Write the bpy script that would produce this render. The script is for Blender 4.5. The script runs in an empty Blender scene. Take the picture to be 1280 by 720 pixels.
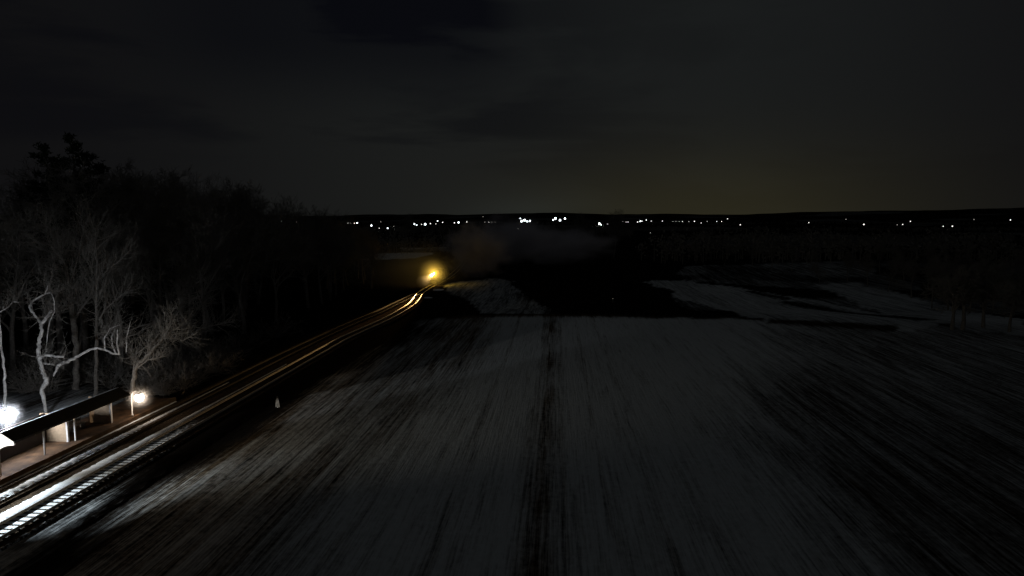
import bpy, math, random
import numpy as np
from mathutils import Vector, noise as mnoise
R = math.radians
random.seed(7); rng = np.random.default_rng(7)
scene = bpy.context.scene
COL = scene.collection

# ------------------------------------------------------------ camera
CAM_H, FOC = 18.5, 853.0
PITCH, YAW = R(5.9), R(3.8)
cd = bpy.data.cameras.new('camera')
cd.sensor_width = 36.0; cd.lens = 36.0 * FOC / 1280.0
cd.clip_start = 0.5; cd.clip_end = 20000
cam = bpy.data.objects.new('camera', cd); COL.objects.link(cam)
cam.location = (0, 0, CAM_H); cam.rotation_euler = (R(90) - PITCH, 0, YAW)
scene.camera = cam

# ------------------------------------------------------------ world: clouded night sky lit by far towns
world = bpy.data.worlds.new('World'); scene.world = world; world.use_nodes = True
wt = world.node_tree; wt.nodes.clear()
def wn(t, **k):
    n = wt.nodes.new(t)
    for a, b in k.items(): setattr(n, a, b)
    return n
def wl(a, b): wt.links.new(a, b)
def wmath(op, a, b=None, c=None, clamp=False):
    n = wn('ShaderNodeMath', operation=op); n.use_clamp = clamp
    for i, v in enumerate((a, b, c)):
        if v is None: continue
        if isinstance(v, (int, float)): n.inputs[i].default_value = v
        else: wl(v, n.inputs[i])
    return n.outputs[0]
def wmix(fac, a, b):
    n = wn('ShaderNodeMix', data_type='RGBA')
    for s, v in ((n.inputs[0], fac), (n.inputs[6], a), (n.inputs[7], b)):
        if isinstance(v, (int, float)): s.default_value = v
        elif isinstance(v, tuple): s.default_value = (*v, 1)
        else: wl(v, s)
    return n.outputs[2]
wtc = wn('ShaderNodeTexCoord'); wsep = wn('ShaderNodeSeparateXYZ'); wl(wtc.outputs['Generated'], wsep.inputs[0])
X_, Y_, Z_ = wsep.outputs
elev = wmath('ARCSINE', Z_)                       # radians above the horizon
azim = wmath('ARCTAN2', X_, Y_)                   # 0 = along the railway, + to the right
wmap = wn('ShaderNodeMapping'); wl(wtc.outputs['Generated'], wmap.inputs['Vector'])
wmap.inputs['Scale'].default_value = (1.6, 1.6, 8.5); wmap.inputs['Location'].default_value = (3.1, 0.4, 0.35)
wnz = wn('ShaderNodeTexNoise'); wl(wmap.outputs[0], wnz.inputs['Vector'])
wnz.inputs['Scale'].default_value = 1.35; wnz.inputs['Detail'].default_value = 5; wnz.inputs['Roughness'].default_value = .5
wnz.inputs['Distortion'].default_value = .35
wrng = wn('ShaderNodeMapRange', interpolation_type='SMOOTHSTEP'); wl(wnz.outputs['Fac'], wrng.inputs['Value'])
wrng.inputs['From Min'].default_value = .42; wrng.inputs['From Max'].default_value = .56
cloud = wrng.outputs[0]
# the clear gaps sit high on the left
def wramp(v, a, b):
    n = wn('ShaderNodeMapRange', interpolation_type='SMOOTHSTEP'); wl(v, n.inputs['Value'])
    n.inputs['From Min'].default_value = a; n.inputs['From Max'].default_value = b; return n.outputs[0]
gapz = wmath('MULTIPLY', wramp(elev, .11, .24), wmath('SUBTRACT', 1.0, wramp(azim, -.14, .06)))
gapz = wmath('MULTIPLY', wramp(elev, .12, .24), wmath('SUBTRACT', 1.0, wramp(azim, -.16, .02)))
gapz = wmath('MULTIPLY', gapz, wmath('SUBTRACT', 1.0, wramp(elev, .40, .55)))
front = wramp(Y_, .0, .3); gapz = wmath('MULTIPLY', gapz, front)
patch = wmath('MULTIPLY', wramp(azim, -.66, -.42), .72)
dark = wmath('MULTIPLY', wmath('ADD', wmath('MULTIPLY', wmath('SUBTRACT', 1.0, cloud), .55), patch), gapz, clamp=True)
wisp = wmath('MULTIPLY', wmath('MULTIPLY', wmath('SUBTRACT', 1.0, cloud), .45), wmath('SUBTRACT', 1.0, wramp(azim, -.1, .15)))
dark = wmath('MAXIMUM', dark, wmath('MULTIPLY', wisp, wramp(elev, .06, .12)))
cloudcol = wmix(wramp(elev, .0, .30), (.0106, .0112, .0106), (.0100, .0112, .0114))
side = wmath('ADD', wramp(wmath('ABSOLUTE', wmath('SUBTRACT', azim, .02)), .16, .72), 0.0)
cloudcol = wmix(wmath('MULTIPLY', wmath('MULTIPLY', side, .8), wmath('SUBTRACT', 1.0, wramp(elev, .35, .6))), cloudcol, (.0040, .0037, .0044))
cloudcol = wmix(wramp(elev, .35, .7), cloudcol, (.0125, .0130, .0132))
mott = wmix(wmath('MULTIPLY', wmath('SUBTRACT', 1.0, cloud), .22), cloudcol, (.0040, .0040, .0046))
sky1 = wmix(wmath('MULTIPLY', dark, .92), mott, (.0021, .0023, .0038))
# sodium glow of a town under the horizon
ga = wmath('DIVIDE', wmath('SUBTRACT', azim, .215), .26)
ge = wmath('DIVIDE', elev, .085)
gl = wmath('EXPONENT', wmath('MULTIPLY', wmath('ADD', wmath('MULTIPLY', ga, ga), wmath('MULTIPLY', ge, ge)), -1.0))
ge2 = wmath('DIVIDE', elev, .03); ga2 = wmath('DIVIDE', wmath('ADD', azim, .045), .09)
gl2 = wmath('EXPONENT', wmath('MULTIPLY', wmath('ADD', wmath('MULTIPLY', ga2, ga2), wmath('MULTIPLY', ge2, ge2)), -1.0))
def wadd(a, b, f):
    n = wn('ShaderNodeMix', data_type='RGBA', blend_type='ADD'); wl(f, n.inputs[0]); wl(a, n.inputs[6]); n.inputs[7].default_value = (*b, 1); return n.outputs[2]
sky2 = wadd(sky1, (.0120, .0095, .0015), gl)
sky3 = wadd(sky2, (.0045, .0062, .0064), gl2)
# a trace of physical night-blue air
nish = wn('ShaderNodeTexSky', sky_type='NISHITA'); nish.sun_disc = False
nish.sun_elevation = R(-6); nish.sun_rotation = R(300)
add = wn('ShaderNodeMix', data_type='RGBA', blend_type='ADD'); add.inputs[0].default_value = .0005
wl(sky3, add.inputs[6]); wl(nish.outputs[0], add.inputs[7])
bg = wn('ShaderNodeBackground'); wl(add.outputs[2], bg.inputs[0]); bg.inputs[1].default_value = 1.0
wo = wn('ShaderNodeOutputWorld'); wl(bg.outputs[0], wo.inputs[0])

# sun lamp added to lift the snow, no moon up: very weak, very soft
sl = bpy.data.lights.new('snow_fill_sun', 'SUN'); sl.energy = .012; sl.angle = R(12); sl.color = (.86, .95, 1.0)
so = bpy.data.objects.new('snow_fill_sun', sl); COL.objects.link(so); so.rotation_euler = (R(38), R(-20), R(0)); so.location = (0, 0, 200)

vs = scene.view_settings
vs.view_transform = 'Standard'; vs.look = 'None'; vs.exposure = 0; vs.gamma = 1; vs.use_curve_mapping = False
cy = scene.cycles
cy.max_bounces = 5; cy.diffuse_bounces = 2; cy.glossy_bounces = 2; cy.transmission_bounces = 2; cy.volume_bounces = 1
cy.sample_clamp_indirect = 1.0; cy.caustics_reflective = False; cy.caustics_refractive = False
cy.volume_step_rate = 2.0; cy.volume_max_steps = 96
try: cy.use_denoising = True
except Exception: pass

# ------------------------------------------------------------ helpers
_f = np.array([-math.sin(YAW) * math.cos(PITCH), math.cos(YAW) * math.cos(PITCH), -math.sin(PITCH)])
_r = np.array([math.cos(YAW), math.sin(YAW), 0.0]); _u = np.cross(_r, _f)
_c = np.array([0, 0, CAM_H])
def ray(px, py): return _f + _r * (px - 640) / FOC + _u * (360 - py) / FOC
def at(px, py, z=0.0):
    d = ray(px, py); return _c + d * ((z - CAM_H) / d[2])
def atY(px, py, Y):
    d = ray(px, py); return _c + d * (Y / d[1])

def mat(name, col, rough=.8, metal=0., emis=None, estr=0., nscale=None, namt=.3, bump=0., spec=.3):
    m = bpy.data.materials.new(name); m.use_nodes = True
    nt = m.node_tree; b = nt.nodes['Principled BSDF']
    b.inputs['Base Color'].default_value = (*col, 1); b.inputs['Roughness'].default_value = rough
    b.inputs['Metallic'].default_value = metal; b.inputs['Specular IOR Level'].default_value = spec
    if emis:
        b.inputs['Emission Color'].default_value = (*emis, 1); b.inputs['Emission Strength'].default_value = estr
    if nscale:
        tc = nt.nodes.new('ShaderNodeTexCoord'); n = nt.nodes.new('ShaderNodeTexNoise')
        n.inputs['Scale'].default_value = nscale; n.inputs['Detail'].default_value = 6
        nt.links.new(tc.outputs['Object'], n.inputs['Vector'])
        mr = nt.nodes.new('ShaderNodeMapRange'); nt.links.new(n.outputs['Fac'], mr.inputs['Value'])
        mr.inputs['From Min'].default_value = .3; mr.inputs['From Max'].default_value = .7
        mx = nt.nodes.new('ShaderNodeMix'); mx.data_type = 'RGBA'
        nt.links.new(mr.outputs[0], mx.inputs[0])
        mx.inputs[6].default_value = (*[c * (1 - namt) for c in col], 1); mx.inputs[7].default_value = (*[min(1, c * (1 + namt)) for c in col], 1)
        nt.links.new(mx.outputs[2], b.inputs['Base Color'])
        if bump:
            bp = nt.nodes.new('ShaderNodeBump'); bp.inputs['Strength'].default_value = 1; bp.inputs['Distance'].default_value = bump
            nt.links.new(n.outputs['Fac'], bp.inputs['Height']); nt.links.new(bp.outputs[0], b.inputs['Normal'])
    return m
def emat(name, col, s, sample=True):
    m = bpy.data.materials.new(name); m.use_nodes = True; nt = m.node_tree; nt.nodes.clear()
    e = nt.nodes.new('ShaderNodeEmission'); e.inputs[0].default_value = (*col, 1); e.inputs[1].default_value = s
    o = nt.nodes.new('ShaderNodeOutputMaterial'); nt.links.new(e.outputs[0], o.inputs[0])
    if not sample: m.cycles.emission_sampling = 'NONE'
    return m

class MB:
    def __init__(s): s.v = []; s.f = []
    def box(s, x0, x1, y0, y1, z0, z1):
        n = len(s.v)
        s.v += [(x, y, z) for z in (z0, z1) for y in (y0, y1) for x in (x0, x1)]
        s.f += [tuple(n + i for i in q) for q in ((0, 2, 3, 1), (4, 5, 7, 6), (0, 1, 5, 4), (2, 6, 7, 3), (0, 4, 6, 2), (1, 3, 7, 5))]
        return s
    def prism(s, pts, d):          # pts: ring in 3D, extruded by vector d
        n = len(s.v); k = len(pts)
        s.v += [tuple(p) for p in pts] + [tuple(np.array(p) + np.array(d)) for p in pts]
        s.f += [tuple(range(n, n + k))[::-1], tuple(range(n + k, n + 2 * k))]
        for i in range(k):
            j = (i + 1) % k; s.f.append((n + i, n + j, n + k + j, n + k + i))
        return s
    def tube(s, pts, rad, n=8, cap=True):
        pts = [np.array(p, float) for p in pts]; k = len(pts)
        if isinstance(rad, (int, float)): rad = [rad] * k
        base = len(s.v); up = None
        for i in range(k):
            t = pts[min(i + 1, k - 1)] - pts[max(i - 1, 0)]; L = math.sqrt(t @ t) or 1; t = t / L
            if up is None:
                up = np.array([1., 0, 0]) if abs(t[2]) > .8 else np.array([0, 0, 1.])
            a = np.cross(t, up); a /= (math.sqrt(a @ a) or 1); b = np.cross(t, a); up = -b if False else np.cross(a, t)
            for j in range(n):
                an = 2 * math.pi * j / n
                s.v.append(tuple(pts[i] + rad[i] * (math.cos(an) * a + math.sin(an) * b)))
        for i in range(k - 1):
            for j in range(n):
                j2 = (j + 1) % n
                s.f.append((base + i * n + j, base + i * n + j2, base + (i + 1) * n + j2, base + (i + 1) * n + j))
        if cap:
            s.f.append(tuple(base + j for j in range(n))[::-1]); s.f.append(tuple(base + (k - 1) * n + j for j in range(n)))
        return s
    def sphere(s, c, r, nu=12, nv=8, sq=(1, 1, 1)):
        base = len(s.v)
        s.v.append((c[0], c[1], c[2] + r * sq[2]))
        for i in range(1, nv):
            th = math.pi * i / nv
            for j in range(nu):
                ph = 2 * math.pi * j / nu
                s.v.append((c[0] + r * sq[0] * math.sin(th) * math.cos(ph), c[1] + r * sq[1] * math.sin(th) * math.sin(ph), c[2] + r * sq[2] * math.cos(th)))
        s.v.append((c[0], c[1], c[2] - r * sq[2])); e = len(s.v) - 1
        for j in range(nu):
            j2 = (j + 1) % nu
            s.f.append((base, base + 1 + j, base + 1 + j2))
            s.f.append((e, base + 1 + (nv - 2) * nu + j2, base + 1 + (nv - 2) * nu + j))
            for i in range(nv - 2):
                a = base + 1 + i * nu; s.f.append((a + j, a + nu + j, a + nu + j2, a + j2))
        return s
    def mesh(s, name, m, smooth=False):
        me = bpy.data.meshes.new(name); me.from_pydata([tuple(map(float, v)) for v in s.v], [], s.f)
        me.materials.append(m)
        if smooth: me.shade_smooth()
        me.update(); return me
    def build(s, name, m, parent=None, smooth=False, loc=None, rz=0):
        o = bpy.data.objects.new(name, s.mesh(name, m, smooth)); COL.objects.link(o)
        if parent: o.parent = parent
        if loc is not None: o.location = loc
        o.rotation_euler = (0, 0, rz)
        return o
def tag(o, label=None, cat=None, group=None, kind=None):
    if label: o['label'] = label
    if cat: o['category'] = cat
    if group: o['group'] = group
    if kind: o['kind'] = kind
    return o
def empty(name, loc, rz=0, **k):
    o = bpy.data.objects.new(name, None); COL.objects.link(o); o.location = loc; o.rotation_euler = (0, 0, rz)
    o.empty_display_size = .3
    return tag(o, **k)
def copy_tree(root, loc, rz, scale=1.0, label=None):
    c = root.copy(); COL.objects.link(c); c.location = loc; c.rotation_euler = (0, 0, rz); c.scale = (scale,) * 3
    if label: c['label'] = label
    for ch in root.children:
        d = ch.copy(); COL.objects.link(d); d.parent = c
        for g in ch.children:
            e = g.copy(); COL.objects.link(e); e.parent = d
    return c

# ------------------------------------------------------------ terrain
def sstep(x, a, b):
    t = np.clip((x - a) / (b - a), 0, 1); return t * t * (3 - 2 * t)
_perm = rng.random((256, 256))
def vnoise(x, y):
    xi = np.floor(x).astype(int); yi = np.floor(y).astype(int); fx = x - xi; fy = y - yi
    fx = fx * fx * (3 - 2 * fx); fy = fy * fy * (3 - 2 * fy)
    g = lambda a, b: _perm[a % 256, b % 256]
    return (g(xi, yi) * (1 - fx) + g(xi + 1, yi) * fx) * (1 - fy) + (g(xi, yi + 1) * (1 - fx) + g(xi + 1, yi + 1) * fx) * fy
def crest(x): return 126.8 - .07 * (x + 16) + 2.5 * np.sin(x * .045) + 3.0 * (vnoise(np.asarray(x) * .22, np.asarray(x) * .0 + 5) - .5) + 1.2 * (vnoise(np.asarray(x) * .9, np.asarray(x) * .0 + 8) - .5)
def height(x, y):
    x = np.asarray(x, float); y = np.asarray(y, float)
    h = .25 * (vnoise(x * .03 + 5, y * .02 + 9) - .5)
    # beyond the brow the field dips, then comes back up
    w = sstep(x, -22, -8)
    h = h - 2.2 * w * sstep(y - crest(x), 0, 40) * (1 - sstep(y, 210, 330))
    h = h + w * sstep(y, 128, 170) * 1.2 * (vnoise(x * .018, y * .018) - .5)
    # railway bench and the ditch beside the field
    bench = sstep(x, -46, -43) * (1 - sstep(x, -29.6, -28.9))
    h = h * (1 - bench) - .35 * bench
    h = h - .6 * sstep(x, -30.2, -28.7) * (1 - sstep(x, -28.5, -24.6)) * (1 - sstep(y, 120, 170))
    # rolling land to the far ridges
    d = np.hypot(x, y)
    h = h + 3.5 * sstep(d, 350, 900) * (vnoise(x * .0031 + 3, y * .0031) - .25)
    h = h + sstep(d, 1500, 4300) * (9 + 36 * vnoise(x * .0009 + 11, y * .0004 + 2) + 16 * vnoise(x * .0032, y * .002) + 5 * vnoise(x * .011, y * .004) + 26 * sstep(np.arctan2(x, y), .2, .62))
    return h
def gz(x, y): return float(height(np.array([x]), np.array([y]))[0])
def hit(px, py, above=0.0, dmax=4200):
    d = ray(px, py); t = 10.0
    while t < dmax:
        p = _c + d * t
        if p[2] <= gz(p[0], p[1]) + above: return p
        t *= 1.01
    return _c + d * dmax
def poly(pxs): return np.array([at(*p)[:2] for p in pxs])
def inside(P, x, y):
    r = np.zeros(x.shape, bool); n = len(P)
    for i in range(n):
        x1, y1 = P[i]; x2, y2 = P[(i + 1) % n]
        c = ((y1 > y) != (y2 > y)) & (x < (x2 - x1) * (y - y1) / (y2 - y1 + 1e-12) + x1)
        r ^= c
    return r.astype(float)

NC, NR = 460, 430
tt = np.linspace(-1.5, 1.5, NC); tt = tt * (.55 + .45 * np.abs(tt) / 1.5)
yy = -46 + np.geomspace(14, 5600, NR)
GX = tt[None, :] * (yy[:, None] + 75); GY = np.repeat(yy[:, None], NC, 1)
GZ = height(GX, GY)
jx = GX + 1.6 * (vnoise(GX * .12, GY * .06) - .5) * np.clip(GY / 60, .3, 4); jy = GY + 2.6 * (vnoise(GX * .05 + 9, GY * .08 + 4) - .5) * np.clip(GY / 90, .3, 6)
S = np.zeros_like(GX)
edge = -28.2 + 2.4 * (vnoise(GX * .0 + 3, GY * .09) - .5) + 1.2 * (vnoise(GX * .0 + 30, GY * .35) - .5) + 3.8 * sstep(GY, 60, 128)
main = sstep(jx - edge, -.5, .8) * (1 - sstep(GY - crest(GX), -1.5, 2.5))
nz = vnoise(jx * .05, jy * .03 + 30)
m_s = .40 + .50 * sstep(GX + (nz - .5) * 7, -16, -9)
m_s = np.where(GX < -12, np.maximum(m_s, .55 * (1 - sstep(np.hypot((GX + 21) / 4, (GY - 56) / 16), .3, 1.3))), m_s)
m_s = m_s - .50 * sstep(GX + (vnoise(jx * .04 + 50, jy * .018) - .5) * 22 - (GY - 60) * .22, 12, 34)
m_s = m_s - .12 * (1 - sstep(GY, 30, 66)) * sstep(GX, -20, -6)
m_s = m_s * (.30 + .70 * sstep(jx - edge + 3.5 * (vnoise(GX * .3, GY * .12) - .5), .5, 4.5))
m_s = m_s - .30 * sstep(vnoise(jx * .035 + 70, jy * .012 + 8), .55, .8) * sstep(GX, 8, 30)
m_s = np.where((GY > 100) & (GX < -13), m_s * .8, m_s)
S = np.maximum(S, main * np.clip(m_s, 0.0, 1))
S = np.maximum(S, .30 * (GX > 30) * (GY > 120) * (1 - sstep(GY, 260, 330)) * sstep(vnoise(GX * .02, GY * .03), .3, .6))
def addp(pxs, val):
    global S
    S = np.maximum(S, inside(poly(pxs), jx, jy) * val)
addp([(560, 352), (640, 346), (668, 362), (706, 393), (598, 393), (575, 372)], .50)
addp([(800, 342), (850, 341), (930, 350), (1010, 362), (1110, 382), (1190, 405), (1120, 412), (1000, 403), (940, 398), (905, 378)], .62)
addp([(870, 348), (900, 347), (1010, 378), (1060, 392), (1000, 395), (935, 378)], .72)
addp([(1020, 345), (1075, 343), (1150, 362), (1210, 376), (1280, 390), (1280, 412), (1200, 408), (1120, 385)], .58)
addp([(1180, 372), (1290, 390), (1290, 420), (1200, 411)], .62)
addp([(455, 318), (520, 314), (548, 316), (520, 323), (465, 325)], .75)
addp([(500, 310), (560, 309), (560, 313), (510, 314)], .5)
for (x0, y0, x1, y1, w) in ((985, 364, 1160, 400, 1.1), (930, 352, 985, 362, .8), (960, 402, 1120, 410, 1.4)):
    A = at(x0, y0)[:2]; B = at(x1, y1)[:2]; u = (B - A) / np.linalg.norm(B - A)
    t_ = (GX - A[0]) * u[0] + (GY - A[1]) * u[1]; dd = np.abs((jx - A[0]) * u[1] - (jy - A[1]) * u[0])
    S *= 1 - .85 * (1 - sstep(dd, w * 1.2, w * 3)) * (t_ > 0) * (t_ < np.linalg.norm(B - A))
addp([(850, 331), (1060, 325), (1160, 352), (1010, 350), (860, 342)], .34)
S *= 1 - .45 * sstep(vnoise(jx * .03 + 15, jy * .05), .62, .85) * (GY > 128)
# thin snow left under the trees and behind the platform
wood = (1 - sstep(GX, -43.5, -42.5)) * (GY < 75)
S = np.maximum(S, wood * (.28 + .5 * sstep(vnoise(GX * .25, GY * .25), .4, .8)) * (1 - sstep(GY, 62, 75)))
# frosted verge by the ballast; its fade paints the floodlight's falloff into the snow
verge = sstep(GX, -31.9, -31.4) * (1 - sstep(GX, -30.0, -28.6)) * (1 - sstep(GY, 36, 50))
S = np.maximum(S, verge * (.40 + .2 * vnoise(GX * 1.5, GY * 1.5)))
far = sstep(np.hypot(GX, GY), 260, 500)
S = np.maximum(S, far * .22 * sstep(vnoise(GX * .008 + 3, GY * .006 + 1), .6, .8))

me = bpy.data.meshes.new('ground')
vv = np.stack([GX, GY, GZ], -1).reshape(-1, 3)
idx = np.arange(NR * NC).reshape(NR, NC)
ff = np.stack([idx[:-1, :-1], idx[:-1, 1:], idx[1:, 1:], idx[1:, :-1]], -1).reshape(-1, 4)
me.from_pydata(vv.tolist(), [], ff.tolist())
at_ = me.attributes.new('snow', 'FLOAT', 'POINT'); at_.data.foreach_set('value', S.reshape(-1).astype(np.float32))
Q = sstep(GX - edge, -.3 + 2.5 * sstep(GY, 55, 90), 4.5 + 4 * sstep(GY, 55, 90)) * (1 - .65 * sstep(GX, 2, 22)) * (1 - sstep(GY - crest(GX), 0, 6)) + .35 * wood
at_ = me.attributes.new('stubble', 'FLOAT', 'POINT'); at_.data.foreach_set('value', Q.reshape(-1).astype(np.float32))
me.shade_smooth(); me.update()

def ground_material():
    m = bpy.data.materials.new('snowy_field'); m.use_nodes = True; nt = m.node_tree
    b = nt.nodes['Principled BSDF']; L = nt.links.new
    def N(t, **k):
        n = nt.nodes.new(t)
        for a, c in k.items(): setattr(n, a, c)
        return n
    def M(op, a, c=None, clamp=False):
        n = N('ShaderNodeMath', operation=op); n.use_clamp = clamp
        for i, v in enumerate((a, c)):
            if v is None: continue
            if isinstance(v, (int, float)): n.inputs[i].default_value = v
            else: L(v, n.inputs[i])
        return n.outputs[0]
    tc = N('ShaderNodeTexCoord'); a = N('ShaderNodeAttribute', attribute_name='snow')
    def noise(sx, sy, det=4, rough=.55, dist=0.):
        mp = N('ShaderNodeMapping'); L(tc.outputs['Object'], mp.inputs[0]); mp.inputs['Scale'].default_value = (sx, sy, .5)
        n = N('ShaderNodeTexNoise'); n.inputs['Scale'].default_value = 1; n.inputs['Detail'].default_value = det
        n.inputs['Roughness'].default_value = rough; n.inputs['Distortion'].default_value = dist
        L(mp.outputs[0], n.inputs['Vector']); return n.outputs['Fac']
    st1 = noise(.75, .04, 5, .7, .4); st2 = noise(2.6, .16, 5, .75, .3); cl = noise(2.1, 1.5, 6, .75); pat = noise(.09, .05, 3); row = noise(5.5, .09, 4, .75, .2)
    s = M('ADD', M('MULTIPLY', M('SUBTRACT', st1, .5), 1.35), M('MULTIPLY', M('SUBTRACT', st2, .5), .9))
    s = M('ADD', s, M('MULTIPLY', M('SUBTRACT', cl, .5), .7))
    s = M('ADD', s, M('MULTIPLY', M('SUBTRACT', row, .5), 1.5))
    s = M('ADD', s, M('MULTIPLY', M('SUBTRACT', pat, .5), .35))
    s = M('MULTIPLY', s, .85)
    k = M('ADD', a.outputs['Fac'], s)
    # wheel ruts of the tramline through the middle of the field
    sx = N('ShaderNodeSeparateXYZ'); L(tc.outputs['Object'], sx.inputs[0])
    wob = M('MULTIPLY', M('SUBTRACT', noise(.02, .03, 2), .5), 1.2)
    gap_ = N('ShaderNodeMapRange', interpolation_type='SMOOTHSTEP'); L(noise(.12, .055, 4, .6), gap_.inputs['Value'])
    gap_.inputs['From Min'].default_value = .36; gap_.inputs['From Max'].default_value = .62; gap_.inputs['To Min'].default_value = .60
    for x0, wd, amt in ((-.75, .24, .55), (-1.75, .34, .36), (.25, .26, .30), (6.6, .14, .2), (-6.8, .16, .24), (3.4, .12, .2)):
        dx = M('ABSOLUTE', M('ADD', M('SUBTRACT', sx.outputs[0], x0), wob))
        g = N('ShaderNodeMapRange', interpolation_type='SMOOTHSTEP'); L(dx, g.inputs['Value'])
        g.inputs['From Min'].default_value = wd; g.inputs['From Max'].default_value = wd * 3.0
        g.inputs['To Min'].default_value = amt; g.inputs['To Max'].default_value = 0
        k = M('SUBTRACT', k, M('MULTIPLY', g.outputs[0], gap_.outputs[0]))
    mask = N('ShaderNodeMapRange', interpolation_type='SMOOTHSTEP'); L(k, mask.inputs['Value'])
    mask.inputs['From Min'].default_value = .06; mask.inputs['From Max'].default_value = .96
    has = N('ShaderNodeMapRange'); L(a.outputs['Fac'], has.inputs['Value']); has.inputs['From Max'].default_value = .2
    mk = M('MULTIPLY', mask.outputs[0], has.outputs[0])
    aq = N('ShaderNodeAttribute', attribute_name='stubble')
    sc_ = N('ShaderNodeMix', data_type='RGBA'); L(aq.outputs['Fac'], sc_.inputs[0]); sc_.inputs[6].default_value = (.011, .009, .007, 1); sc_.inputs[7].default_value = (.24, .175, .11, 1)
    rowm = N('ShaderNodeMapRange'); L(M('ADD', M('MULTIPLY', row, .6), M('MULTIPLY', cl, .4)), rowm.inputs['Value']); rowm.inputs['From Min'].default_value = .42; rowm.inputs['From Max'].default_value = .6
    soil = N('ShaderNodeMix', data_type='RGBA'); L(rowm.outputs[0], soil.inputs[0]); soil.inputs[6].default_value = (.010, .008, .007, 1); L(sc_.outputs[2], soil.inputs[7])
    fin = N('ShaderNodeMix', data_type='RGBA'); L(mk, fin.inputs[0]); L(soil.outputs[2], fin.inputs[6]); crust = N('ShaderNodeMix', data_type='RGBA'); L(M('ADD', M('MULTIPLY', st2, .5), M('MULTIPLY', cl, .5)), crust.inputs[0]); crust.inputs[6].default_value = (.44, .47, .48, 1); crust.inputs[7].default_value = (.88, .93, .95, 1)
    L(crust.outputs[2], fin.inputs[7])
    L(fin.outputs[2], b.inputs['Base Color']); b.inputs['Roughness'].default_value = .95; b.inputs['Specular IOR Level'].default_value = 0
    fine = noise(9, 7, 4, .7)
    hh = M('ADD', M('ADD', M('MULTIPLY', row, .5), M('MULTIPLY', st1, .5)), M('ADD', M('MULTIPLY', cl, .55), M('MULTIPLY', fine, .06)))
    bp = N('ShaderNodeBump'); bp.inputs['Strength'].default_value = 1; bp.inputs['Distance'].default_value = .25
    L(hh, bp.inputs['Height']); L(bp.outputs[0], b.inputs['Normal'])
    return m
me.materials.append(ground_material())
g = bpy.data.objects.new('ground', me); COL.objects.link(g); tag(g, kind='structure')

# ------------------------------------------------------------ materials
M_rail = mat('rail_steel', (.80, .74, .65), .52, 1.0, nscale=6, namt=.25)
M_rust = mat('rusty_rail', (.055, .040, .028), .8, 0.0, nscale=6, namt=.3, spec=.08)
M_railside = mat('rail_web', (.045, .03, .022), .85, nscale=9)
M_sleeper = mat('sleeper_wood', (.035, .027, .02), .9, nscale=14, namt=.5, bump=.004, spec=0)
M_conc = mat('platform_concrete', (.085, .046, .022), .9, nscale=1.1, namt=.7, bump=.012)
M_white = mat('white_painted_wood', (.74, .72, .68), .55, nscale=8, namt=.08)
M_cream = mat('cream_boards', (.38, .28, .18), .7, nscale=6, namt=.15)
M_roof = mat('tarred_roof', (.012, .012, .013), .9, nscale=3, namt=.4, bump=.01)
M_snow = mat('settled_snow', (.78, .82, .85), .8, nscale=12, namt=.08, bump=.02, spec=0)
M_steel = mat('grey_steel', (.24, .24, .25), .45, .7, nscale=10)
M_black = mat('black_locomotive_paint', (.012, .012, .013), .42, nscale=5, namt=.4)
M_bark = mat('grey_bark', (.20, .185, .16), .9, nscale=5, namt=.4, bump=.03)
M_pale = mat('pale_smooth_bark', (.56, .54, .50), .8, nscale=2.5, namt=.35, bump=.02)
M_dbark = mat('dark_bark', (.17, .155, .135), .95, nscale=4, namt=.4)
M_needle = mat('pine_needles', (.025, .035, .018), .9, nscale=2, namt=.4)
M_twig = mat('twig_bark', (.23, .215, .185), .95)
M_barn = mat('dark_barn_boards', (.06, .05, .045), .9, nscale=.6)
M_wood = mat('weathered_wood', (.30, .28, .24), .85, nscale=10)

# ------------------------------------------------------------ railway
near_px = [(479.4, 399.8), (499, 389.5), (513.3, 380.5), (519.7, 373.9), (524, 366.7), (532, 361), (541, 356.2)]
nearc = [(-33.05, y) for y in range(-40, 112, 8)] + [tuple(at(*p)[:2]) for p in near_px]
farc = [(-37.1, y) for y in range(-40, 90, 8)] + [(-36.75, 104), (-36.1, 118), (-35.2, 130), (-34.9, 145), (-34.4, 160), (-33.4, 172)]
e0 = np.array(nearc[-1]); 
tail = [(e0[0] + .30 * 1, e0[1] + 10), (e0[0] + .2, e0[1] + 25), (e0[0] - 1, e0[1] + 50), (e0[0] - 4, e0[1] + 90), (e0[0] - 10, e0[1] + 150)]
farc.append((e0[0] - .6, e0[1] - 2)); nearc += tail
def smooth_path(P, step):
    P = np.array(P, float)
    for _ in range(3):
        Q = [P[0]]
        for i in range(len(P) - 1): Q += [P[i] * .75 + P[i + 1] * .25, P[i] * .25 + P[i + 1] * .75]
        Q.append(P[-1]); P = np.array(Q)
    d = np.r_[0, np.cumsum(np.hypot(*np.diff(P, axis=0).T))]
    s = np.arange(0, d[-1], step)
    return np.stack([np.interp(s, d, P[:, 0]), np.interp(s, d, P[:, 1])], 1)
def offset(P, o):
    t = np.gradient(P, axis=0); t /= np.linalg.norm(t, axis=1)[:, None]
    return P + np.stack([t[:, 1], -t[:, 0]], 1) * o      # + = right of travel
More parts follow.
